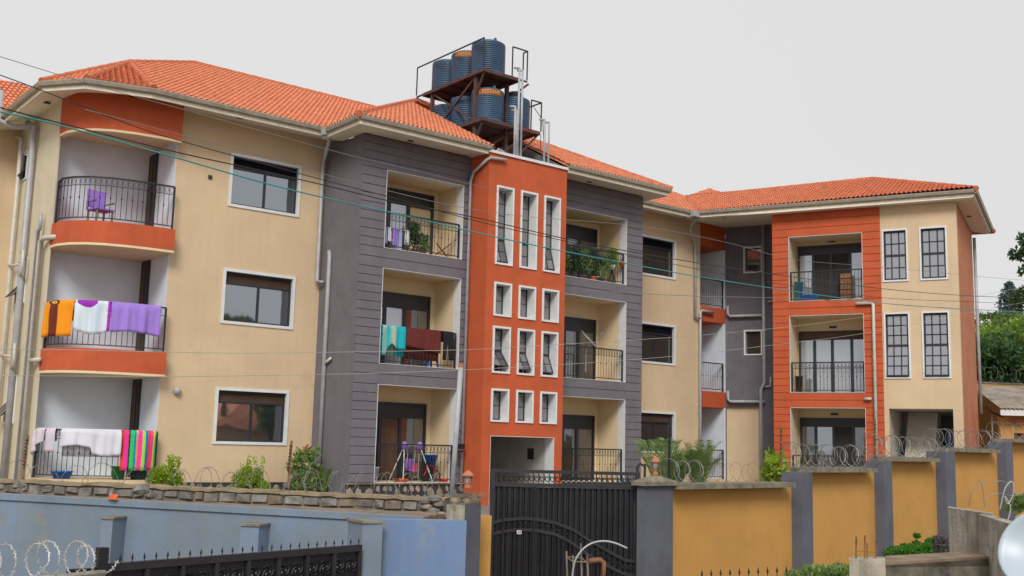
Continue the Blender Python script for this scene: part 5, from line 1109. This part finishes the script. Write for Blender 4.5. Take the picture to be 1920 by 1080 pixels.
# floodlight and leaning pole
q = PY(861, 843, -2.25); fl = thing('floodlight', 'black floodlight on the grey bay next to the stair tower', 'floodlight', q)
MB().box(q.x-.1, q.x+.1, q.y-.12, q.y-.02, q.z+.02, q.z+.16).build('lamp_head', BLACK, fl); MB().box(q.x-.18, q.x+.02, q.y-.16, q.y-.05, q.z-.07, q.z-.02).build('lamp_visor', BLACK, fl); MB().tube([(q.x-.05, q.y-.08, q.z-.06), (q.x-.2, q.y-.1, q.z-.14), (q.x, q.y+.15, q.z-.16)], .015, 5).build('bracket', BLACK, fl)
p0 = PD(845, 925, 19.6); p1 = PD(864, 688, 19.6); pv = thing('leaning_pipe', 'tall pale grey pipe leaning in front of the grey bay', 'pipe', p0)
MB().tube([p0-Vector((0, 0, .6)), p1], .048, 10).build('pipe_shaft', PVC, pv, smooth=True); MB().tube([p1, p1+Vector((0, 0, .06))], .055, 10).build('pipe_rim', BROWN, pv)
# low stone wall along the compound and the strip of earth in front
st0 = PD(-40, 898, 19.6); st1 = PD(835, 935, 18.0); sdv = Vector((st1.x-st0.x, st1.y-st0.y, 0)); SL = sdv.length; FSW = Frame((st0.x, st0.y, 0), sdv, (sdv.y, -sdv.x, 0))
SW = thing('stone_wall', 'low grey rubble stone wall with sandy top along the front of the compound', 'wall', (st0.x+SL/2*FSW.d.x, st0.y+SL/2*FSW.d.y, -1.2))
zt_ = lambda s_: st0.z+(st1.z-st0.z)*s_/SL
b = MB(); b.hexa([FSW.p(0, -.3, -1.9), FSW.p(SL, -.3, -1.9), FSW.p(SL, -.03, -1.9), FSW.p(0, -.03, -1.9), FSW.p(0, -.3, zt_(0)-.02), FSW.p(SL, -.3, zt_(SL)-.02), FSW.p(SL, -.03, zt_(SL)-.02), FSW.p(0, -.03, zt_(0)-.02)]); b.build('wall_core', MORTG, SW)
b = MB(); rnd = random.Random(4); n = 60
top = []
for i in range(n+1):
    s_ = SL*i/n; z = zt_(s_)+rnd.uniform(-.012, .02); top.append((FSW.p(s_, .03, z), FSW.p(s_, -.33, z+.01), FSW.p(s_, .03, z-.045), FSW.p(s_, -.33, z-.045)))
for a, c in zip(top, top[1:]): b.face(a[0], c[0], c[1], a[1]); b.face(a[2], c[2], c[0], a[0]); b.face(a[1], c[1], c[3], a[3])
b.build('mortar_top', SANDM, SW)
s_ = .05
while s_ < SL-.1:
    w3 = rnd.uniform(.13, .36); b = MB(); z1_ = zt_(s_)-.05; e = .02; hgt = .16+rnd.uniform(-.045, .02); j = [rnd.uniform(-.03, .022) for _ in range(8)]; z1_ -= rnd.uniform(0, .018)
    b.hexa([FSW.p(s_+j[0], -.03, z1_-hgt), FSW.p(s_+w3-.02, -.03, z1_-hgt), FSW.p(s_+w3-.02-e, .02+j[1], z1_-hgt+e), FSW.p(s_+e, .02+j[2], z1_-hgt+e+j[3]), FSW.p(s_, -.03, z1_), FSW.p(s_+w3-.02, -.03, z1_), FSW.p(s_+w3-.02-e+j[4], .02+j[5], z1_-e), FSW.p(s_+e, .02+j[6], z1_-e+j[7])]); b.build('stone', rnd.choice([STONE, STONE, STONEB, STONEC]), SW); s_ += w3
for (x, y, r_, lab) in ((265, 915, .16, ''), (35, 905, .13, ''), (530, 918, .1, '')):
    q = PD(x, y, 18.6); b = MB().lathe(q-Vector((0, 0, .1)), [(r_*.9, 0), (r_, r_*.35), (r_*.75, r_*.8), (r_*.2, r_*.95)], 7); b.v = [v+Vector((rnd.uniform(-.03, .03), 0, rnd.uniform(-.025, .025))) for v in b.v]; b.build('stone', STONE, SW)
bl0 = PD(-40, 923, 16.4); bl1 = PD(795, 969, 15.0); bdv = Vector((bl1.x-bl0.x, bl1.y-bl0.y, 0)); BL = bdv.length; FB = Frame((bl0.x, bl0.y, 0), bdv, (bdv.y, -bdv.x, 0)); zbt = lambda s_: bl0.z+(bl1.z-bl0.z)*s_/BL
es = MB(); n = 40; rnd = random.Random(6); Rw = []
for i in range(n+1):
    row = []
    for j in range(8):
        f = j/7; a = FB.p(BL*i/n, -.1, zbt(BL*i/n)-.02); c = FSW.p(SL*i/n, .02, zt_(SL*i/n)-.235); q = a.lerp(c, f); q.z += rnd.uniform(-.015, .025) if 0 < j < 7 else 0; row.append(q)
    Rw.append(row)
for i in range(n):
    for j in range(7): es.face(Rw[i][j], Rw[i+1][j], Rw[i+1][j+1], Rw[i][j+1])
for i in range(n): es.face(Rw[i][0]-Vector((0, 0, 2)), Rw[i+1][0]-Vector((0, 0, 2)), Rw[i+1][0], Rw[i][0])
es.face(Rw[n][0], Rw[n][0]-Vector((0, 0, 2)), Rw[n][7]-Vector((0, 0, 2)), *[r_ for r_ in Rw[n][::-1]])
es.build('earth_bank', EARTH, kind='structure')
# pale blue wall
BW = thing('blue_wall', 'long pale blue retaining wall with peeling paint across the lower left', 'wall', (bl0.x+BL/2*FB.d.x, bl0.y+BL/2*FB.d.y, -3.3))
b = MB(); b.hexa([FB.p(0, -.12, -3.4), FB.p(BL, -.12, -3.4), FB.p(BL, 0, -3.4), FB.p(0, 0, -3.4), FB.p(0, -.12, zbt(0)-.09), FB.p(BL, -.12, zbt(BL)-.09), FB.p(BL, 0, zbt(BL)-.09), FB.p(0, 0, zbt(0)-.09)]); b.build('wall_face', BLUE, BW)
b = MB(); b.hexa([FB.p(0, -.12, zbt(0)-.089), FB.p(BL, -.12, zbt(BL)-.089), FB.p(BL, .035, zbt(BL)-.089), FB.p(0, .035, zbt(0)-.089), FB.p(0, -.12, zbt(0)), FB.p(BL, -.12, zbt(BL)), FB.p(BL, .035, zbt(BL)), FB.p(0, .035, zbt(0))]); b.build('coping_strip', BLUE, BW)
for (x, y, xr, lab) in ((191, 966, 212, ''), (452, 979, 486, '')):
    s_, z_ = FB.px(x, y+3, .35); s2, _ = FB.px(xr, y+3, .35); b = MB().fbox(FB, s_, s2, .001, .35, -3.4, z_-.03); b.build('buttress_pillar', BLUE, BW)
    b = MB().fbox(FB, s_-.02, s2+.02, .001, .37, z_-.029, z_); b.build('pillar_top', COP, BW)
# near blue pier and panel
n0 = PD(680, 978, 12.6); n1 = PD(875, 976, 13.0); NP = thing('blue_pier', 'brighter blue wall section and pier beside the low black gate', 'wall', (n0.x, n0.y, -3.3))
npa = PD(718, 978, 12.65); npb = PD(722, 978, 13.4)
MB().hexa([(n0.x, n0.y, -3.4), (npa.x, npa.y, -3.4), (npa.x+.02, npa.y+.45, -3.4), (n0.x+.1, n0.y+.5, -3.4), (n0.x, n0.y, n0.z-.02), (npa.x, npa.y, n0.z-.02), (npa.x+.02, npa.y+.45, n0.z-.02), (n0.x+.1, n0.y+.5, n0.z-.02)]).build('pier', BLUE, NP)
MB().hexa([(n0.x-.02, n0.y-.02, n0.z-.019), (npa.x+.02, npa.y-.02, n0.z-.019), (npa.x+.04, npa.y+.47, n0.z-.019), (n0.x+.08, n0.y+.52, n0.z-.019), (n0.x-.02, n0.y-.02, n0.z+.01), (npa.x+.02, npa.y-.02, n0.z+.01), (npa.x+.04, npa.y+.47, n0.z+.01), (n0.x+.08, n0.y+.52, n0.z+.01)]).build('pier_top', COP, NP)
zz = n1.z
MB().hexa([(npa.x+.025, npa.y+.2, -3.4), (n1.x, n1.y, -3.4), (n1.x-.05, n1.y+.2, -3.4), (npa.x+.025, npa.y+.4, -3.4), (npa.x+.025, npa.y+.2, zz), (n1.x, n1.y, zz), (n1.x-.05, n1.y+.2, zz), (npa.x+.025, npa.y+.4, zz)]).build('wall_face', BLUE2, NP)
# low black gate with spikes
k0 = PD(196, 1057, 9.9); k1 = PD(676, 1021, 12.5); kd = Vector((k1.x-k0.x, k1.y-k0.y, 0)); KL = kd.length; FK = Frame((k0.x, k0.y, 0), kd, (kd.y, -kd.x, 0)); zk = (k0.z+k1.z)/2
zkf = lambda s_: k0.z+(k1.z-k0.z)*s_/KL
LG = thing('spiked_gate', 'low black steel gate with a row of small spear points in the lower left', 'gate', (k0.x+.5*kd.x, k0.y+.5*kd.y, -3.3))
b = MB(); b.hexa([FK.p(0, -.03, zkf(0)-.07), FK.p(KL, -.03, zkf(KL)-.07), FK.p(KL, .03, zkf(KL)-.07), FK.p(0, .03, zkf(0)-.07), FK.p(0, -.03, zkf(0)), FK.p(KL, -.03, zkf(KL)), FK.p(KL, .03, zkf(KL)), FK.p(0, .03, zkf(0))]); b.build('top_rail', GATE2, LG)
b = MB(); b.hexa([FK.p(0, -.02, -3.3), FK.p(KL, -.02, -3.3), FK.p(KL, -.005, -3.3), FK.p(0, -.005, -3.3), FK.p(0, -.02, zkf(0)-.071), FK.p(KL, -.02, zkf(KL)-.071), FK.p(KL, -.005, zkf(KL)-.071), FK.p(0, -.005, zkf(0)-.071)]); b.build('backing_sheet', GATE, LG)
for i in range(9): s_ = .02+(KL-.06)*i/8; MB().fbox(FK, s_, s_+.045, -.004, .028, -3.3, zkf(s_)-.075).build('stile', GATE2, LG)
sp = MB(); sp.tube([(0, 0, 0), (0, 0, .07)], .007, 4); sp.lathe((0, 0, .04), [(.007, 0), (.017, .02), (.002, .075)], 6); spm = sp.mesh('spear_point'); spm.materials.append(GATE)
for i in range(26): s_ = .03+(KL-.06)*i/25; inst('spear_point', spm, FK.p(s_, 0, zkf(s_)-.01), LG, scale=(.75, .75, .75))
rnd = random.Random(2)
orn = MB()
for j in range(4): orn.tube([Vector((math.cos(j*math.pi/2+t*.5)*(.02+.015*t), 0, math.sin(j*math.pi/2+t*.5)*(.02+.015*t))) for t in range(6)], .009, 4)
orm = orn.mesh('star_ornament'); orm.materials.append(GATE)
ang_ = math.atan2(kd.y, kd.x)
for i in range(8):
    for dz in (.0,):
        for du in (.25, .72): s_ = .02+(KL-.06)*(i+du)/8; inst('star_ornament', orm, FK.p(s_, .014, zkf(s_)-.22+dz), LG, rotz=ang_)
# near wall top with big loops at lower left, square bracket
w0 = PD(-30, 1082, 8.2); w1 = PD(196, 1074, 9.6); nw = MB(); nw.hexa([(w0.x, w0.y, -3.4), (w1.x, w1.y, -3.4), (w1.x+.1, w1.y+.25, -3.4), (w0.x+.1, w0.y+.25, -3.4), (w0.x, w0.y, w0.z-.06), (w1.x, w1.y, w1.z), (w1.x+.1, w1.y+.25, w1.z), (w0.x+.1, w0.y+.25, w0.z-.06)]); o = nw.build('low_wall', CONC, loc=(w0.x, w0.y, -3.3)); tag(o, 'rough concrete wall top at the bottom left corner under the big wire loops', 'wall')
wire_coil('large bright razor wire loops at the bottom left corner', [w0+Vector((0, .1, -.08)), w1+Vector((0, .1, -.03))], .155, 6, m_=WIREB, rr=.0045, seed=3, jit=.15)
q = PD(196, 1040, 9.8); o = MB().box(q.x-.05, q.x+.04, q.y, q.y+.1, q.z-.4, q.z+.06).box(q.x-.3, q.x-.051, q.y+.02, q.y+.08, q.z-.2, q.z-.12).build('gate_post', GATE, loc=q); tag(o, 'short black steel gate post tangled in wire at the bottom left', 'post')
# thin razor wire loops on the stone wall
for i, (xa, xb, n, lab) in enumerate(((10, 290, 5, 'sparse thin wire loops on the stone wall below the curved balcony'), (320, 520, 8, 'thin wire loops over the stone wall between the two bushes'), (530, 700, 8, 'thin wire loops over the stone wall in front of the red flower'), (700, 850, 6, 'tangled wire loops in front of the grey bay plinth'))):
    a = onpl(xa, 900, FSW.n, FSW.n.dot(FSW.O)-.15); c = onpl(xb, 900, FSW.n, FSW.n.dot(FSW.O)-.15); sa_ = (a-FSW.O).dot(FSW.d); sb_ = (c-FSW.O).dot(FSW.d)
    wire_coil(lab, [FSW.p(sa_, -.15, zt_(sa_)-.08), FSW.p(sb_, -.15, zt_(sb_)-.08)], .22, n, rr=.0035, seed=30+i, jit=.2)
for (x, yb, yt, lab) in ((540, 915, 826, 'rusty insulator post on the stone wall between bush and red flower'), (43, 903, 815, 'dark insulator post at the left edge by the drain pipes')):
    q = onpl(x, yb, FSW.n, FSW.n.dot(FSW.O)-.15); q2 = onpl(x, yt, FSW.n, FSW.n.dot(FSW.O)-.15); epost(q, q2.z-q.z, lab, n=8)
q = PD(212, 931, 15.9); rg = MB().lathe(q-Vector((0, 0, .04)), [(.07, 0), (.06, .02), (.045, .05), (.01, .06)], 9); rg.v = [v+Vector((random.uniform(-.03, .03), random.uniform(-.02, .02), random.uniform(-.012, .02))) for v in rg.v]; tag(rg.build('rag', ORP, loc=q), 'crumpled orange rag lying on top of the pale blue wall', 'rag')
# right foreground: concrete walls, rebar stub, dish, weeds
c0 = PD(1778, 955, 12.4); c1 = PD(1861, 955, 11.6); c2 = PD(1990, 966, 9.0)
CW = thing('concrete_wall', 'stained bare concrete wall block at the lower right', 'wall', (c0.x, c0.y, -3))
slab4(c0, c1, c0.z+.02, c0.z, -1.75, .35).build('wall_block', CONC, CW)
MB().hexa([(c1.x+.003, c1.y+.0, -2.8), (c2.x, c2.y, -2.8), (c2.x+.2, c2.y+.3, -2.8), (c1.x+.2, c1.y+.3, -2.8), (c1.x+.003, c1.y, c0.z-.012), (c2.x, c2.y, c0.z-.03), (c2.x+.2, c2.y+.3, c0.z-.03), (c1.x+.2, c1.y+.3, c0.z-.012)]).build('side_wall', CONC, CW)
d0 = PD(1661, 1060, 10.9); d1 = PD(1860, 1047, 11.3)
LW = thing('low_mossy_wall', 'low mossy dark concrete wall with earth on top at the bottom right', 'wall', (d0.x, d0.y, -3))
slab4(d0, d1, d0.z, d1.z, -2.9, .35).build('wall_face', MOSS, LW)
slab4(d0, d1, d0.z+.025, d1.z+.025, d0.z-.02 if d0.z < d1.z else d1.z-.02, .8).build('earth_top', EARTH, LW)
r0 = PD(1592, 1050, 10.2); r1 = PD(1660, 1050, 10.2); RP = thing('concrete_stub', 'short concrete pillar stub with rusty rebar sticking out', 'pillar', (r0.x, r0.y, -3))
slab4(r0, r1, r0.z, r0.z+.01, -2.9, .32).build('stub', CONC, RP)
for (x, y) in ((1605, 1006), (1621, 1003), (1626, 1018), (1641, 1011)):
    q = PD(x, 1046, 10.35); q2 = PD(x+random.uniform(-1, 2), y, 10.35); MB().tube([q-Vector((0, 0, .05)), q.lerp(q2, .6), q2], .008, 5).build('rebar', ROD, RP)
q = PD(1605, 1033, 10.35); q2 = PD(1641, 1035, 10.35); MB().tube([q, q2], .004, 4).build('tie_wire', ROD, RP)
# white dish at the right edge: big, seen from behind at an angle
_ax = (-FW*.5+(UP-RT*1.25)*.55).normalized(); dish(PD(1953, 1030, 5.2)-_ax*.08, _ax, .20, 'large pale white satellite dish cut by the right edge', DISH, depth=.19, arm=False, mast=1.6)
# bottom weeds
rnd = random.Random(77)
def weeds(label, pix, D, n, size, m_, up=.8, name='weeds'):
    b = MB()
    for (x, y, r_) in pix: q = PD(x, y, D); kk = rnd.uniform(.35, 1.25); leaves(b, q, (r_*kk, r_*kk, r_*.6*kk), int(n*kk), size*rnd.uniform(.8, 1.5), rnd, shell=.05, updir=up)
    o = b.build(name, m_, kind='stuff'); tag(o, label); return o
GR = leafmat('grass_green', (.07, .22, .015), (.03, .10, .01))
q_ = [PD(1690, 1040, 19), PD(1800, 1032, 22)]
gbk = MB(); ga = PD(1560, 1075, 15.5); gb_ = PD(1830, 1052, 17.0); gc = sy(1650, 1010); 
gq = [FY.p(sy(1480, 1000)[0], .1, -2.95), FY.p(sy(1900, 1000)[0], .1, -2.45)]
gbk.face((ga.x, ga.y, ga.z-.15), (gb_.x, gb_.y, gb_.z-.1), gq[1], gq[0]); gbk.face((ga.x, ga.y, -3.4), (gb_.x, gb_.y, -3.4), (gb_.x, gb_.y, gb_.z-.1), (ga.x, ga.y, ga.z-.15)); gbk.build('grass_bank', mat('bank_soil', (.14, .12, .06), var=.3, scale=4, bump=.4, bscale=10), kind='structure')
weeds('bright green creeping weeds at the foot of the second yellow bay', [(x, 1040-((x-1680)*.10), .22) for x in range(1680, 1790, 9)], 20, 700, .032, GR)
weeds('taller weed stalks against the yellow wall', [(1718, 1020, .1), (1719, 1008, .06), (1745, 1018, .1), (1695, 1025, .06), (1738, 1028, .12)], 20.2, 200, .035, GR, up=2)
weeds('loose green weeds below the first big pillar of the yellow wall', [(x, 1092-rnd.uniform(0, 10)-(x-1500)*.14, .15) for x in range(1500, 1600, 6)], 14, 330, .036, LF4)
weeds('purple flowered weed beside the concrete block', [(1768, 1025, .18), (1764, 1015, .12)], 19, 400, .035, leafmat('purple_weed', (.15, .12, .15), (.04, .08, .04)))
for (x, y) in ((1600, 1040),): pass
# wires above the concrete block
for i, (pts, lab) in enumerate((([(1834, 900), (1842, 912), (1846, 950)], 'thin bent wire rising from the concrete block'), ([(1817, 950), (1822, 925), (1838, 908), (1850, 905)], 'rusty curved wire on the left of the concrete block'), ([(1875, 955), (1885, 915), (1898, 903), (1900, 925), (1890, 945), (1884, 930), (1895, 955), (1880, 1000), (1870, 1030)], 'bright looping wire over the concrete block near the dish'), ([(1845, 935), (1870, 925), (1900, 930), (1915, 922), (1925, 915)], 'wire running from the concrete block to the right edge'), ([(1860, 905), (1880, 902), (1893, 912), (1900, 935), (1893, 955)], 'thin arched wire above the concrete block'))):
    P = crv([PD(x, y, 11) for x, y in pts]); tag(MB().tube(P, .006 if i == 2 else .004, 5).build('wire', WIREB if i == 2 else WIRE, loc=P[0]), lab, 'wire')
weeds('leafy weed at the right edge above the concrete wall', [(1915, 945, .1), (1905, 950, .08)], 12.5, 90, .06, LF4)
# spear points of a gate below the yellow wall
SG = thing('spear_fence', 'row of dark spear points just visible at the bottom edge below the yellow wall', 'fence', PD(1390, 1110, 9)); r_ = MB().beam(PD(1300, 1092, 9), PD(1490, 1084, 9), .04).build('rail', GATE, SG)
for k in range(10): q = PD(1316+k*17.6, 1080-k*.8, 9); inst('spear_point', spm, q-Vector((0, 0, .03)), SG, scale=(.6, .6, .7))
# stick cage round a young tree
CG = thing('stick_cage', 'rough cage of sticks and rusty rods round a planting hole before the black gate', 'tree guard', PD(1098, 1100, 11.5))
for (x, y, w3) in ((1062, 1034, .011), (1074, 1041, .007), (1089, 1019, .010), (1101, 1039, .011)):
    q = PD(x, y, 11.5); q2 = PD(x+2, 1125, 11.5); MB().tube([q, q.lerp(q2, .5)+Vector((.005, 0, 0)), q2], w3, 6).build('stick', WOOD, CG)
MB().tube([PD(1104, 1052, 11.5), PD(1126, 1050, 11.5), PD(1132, 1054, 11.5), PD(1128, 1125, 11.5)], .028, 8).build('rusty_pipe', ROD, CG, smooth=True)
MB().tube([PD(1062, 1045, 11.5), PD(1075, 1053, 11.4), PD(1100, 1054, 11.5), PD(1090, 1046, 11.7), PD(1062, 1044, 11.6)], .006, 5).build('tie_wire', SANDM, CG)
P = [(1070, 1110), (1076, 1060), (1086, 1038), (1100, 1024), (1118, 1016), (1138, 1015), (1158, 1020), (1176, 1028)]
tag(MB().tube(crv([PD(x, y, 11.4) for x, y in P]), .010, 8).build('bent_conduit', PVC, loc=PD(1070, 1100, 11.4), smooth=True), 'pale flexible conduit arching up out of the stick cage', 'conduit')

# ================================================================== OVERHEAD CABLES
TEAL = mat('teal_cable', (.03, .32, .32), rough=.5); CBLK = mat('black_cable', (.02, .02, .022), rough=.5); CGRY = mat('grey_cable', (.22, .22, .22), rough=.5); CPAL = mat('pale_cable', (.42, .41, .36), rough=.5)
def cable(label, pts, m_, r, D0=9, D1=27, xe=1880):
    out = []
    for k in range(len(pts)-1):
        for j in range(6):
            f = j/6; p0_ = pts[max(k-1, 0)]; p1_ = pts[k]; p2_ = pts[k+1]; p3_ = pts[min(k+2, len(pts)-1)]
            x = p1_[0]+(p2_[0]-p1_[0])*f
            t2 = f*f; t3 = t2*f
            def sl(a, c): return (c[1]-a[1])/(c[0]-a[0]) if c[0] != a[0] else 0
            m1 = sl(p0_, p2_)*(p2_[0]-p1_[0]); m2 = sl(p1_, p3_)*(p2_[0]-p1_[0]); y = (2*t3-3*t2+1)*p1_[1]+(t3-2*t2+f)*m1+(-2*t3+3*t2)*p2_[1]+(t3-t2)*m2
            out.append((x, y))
    out.append(pts[-1]); x0 = out[0][0]; x1 = 2000
    # straight run in plan from depth D0 to D1: depth as a projective function of x
    P = [PD(x, y, 1/((1/D0)+(1/D1-1/D0)*(x-x0)/(x1-x0))) for x, y in out]
    return tag(MB().tube(P, r, 6).build('cable', m_, loc=P[0], smooth=True), label, 'cable')
cable('teal cable sagging across the whole facade', [(-30, 203), (100, 232), (300, 287), (522, 350), (722, 396), (960, 451), (1175, 494), (1360, 527), (1652, 568), (1825, 580), (2000, 590)], TEAL, .0072)
cable('thickest black cable just above the teal one on the left', [(-30, 194), (110, 230), (330, 285), (480, 318), (620, 350), (726, 376), (892, 408), (1035, 442), (1172, 470), (1297, 491), (1435, 512), (1652, 541), (1825, 555), (2000, 560)], CBLK, .006)
cable('black cable entering under the roof eave at the upper left', [(-30, 130), (72, 167), (250, 236), (331, 262), (475, 302), (620, 341), (740, 372), (900, 416), (1060, 452), (1300, 503), (1435, 528), (1652, 558), (1825, 566), (2000, 575)], CBLK, .0045)
cable('thin grey cable crossing the left roof tip', [(-30, 97), (42, 119), (107, 139), (250, 180), (332, 202), (480, 243), (640, 287), (800, 325), (960, 365)], CGRY, .0032)
cable('thin dark wire from the roof past the top windows to the wing', [(160, 205), (331, 251), (475, 287), (620, 330), (900, 395), (1205, 425), (1360, 454), (1480, 485), (1616, 498), (1700, 505), (1900, 524), (2000, 528)], CGRY, .0032)
cable('upper pale straight wire crossing the middle storey', [(-30, 654), (120, 656), (300, 660), (480, 662), (870, 656), (960, 651), (1240, 634), (1440, 617), (1620, 594), (1850, 552), (2000, 520)], CPAL, .0032)
cable('lower pale straight wire crossing the middle storey', [(-30, 704), (300, 706), (480, 704), (700, 700), (960, 689), (1240, 670), (1440, 648), (1620, 625), (1850, 580), (2000, 552)], CPAL, .0032)
cable('thin wire high on the right wing', [(1100, 545), (1300, 555), (1500, 560), (1700, 572), (2000, 600)], CGRY, .003)

# ================================================================== HOUSE AND TREE ACROSS THE STREET (seen mirrored in the windows)
HX = thing('house', 'orange-roofed house across the street, seen only as a reflection in the ground floor window', 'house', (27, -31, -2.5))
MB().box(24, 31, -34, -28, -3.3, .6).build('wall', CREAM, HX)
hh = MB(); A = [(23.3, -34.7, .5), (31.7, -34.7, .5), (31.7, -27.3, .5), (23.3, -27.3, .5)]; pk = (27.5, -31, 2.9)
for i in range(4): hh.face(A[i], A[(i+1) % 4], pk)
hh.face(*A[::-1]); hh.build('roof', TILE, HX)
for i, (x, y, z) in enumerate(((33.5, -26, .3), (26.5, -26.7, .8), (24.4, -28.5, 5.75))):
    rnd = random.Random(300+i); t = thing('tree', ('tree on the right of', 'tree in front of', 'tall thin tree left of')[i]+' the reflected orange-roofed house', 'tree', (x, y, -3.3)); b = MB(); crown(b, (x, y, z), ((2.2, 2.2, 1.9), (1.0, 1.0, 1.2), (1.9, 1.2, .9))[i], rnd, 2500, .2, 10); b.build('crown', LF3, t, kind='stuff'); MB().tube([(x, y, -3.3), (x, y, z)], .18, 6).build('trunk', BARK, t)
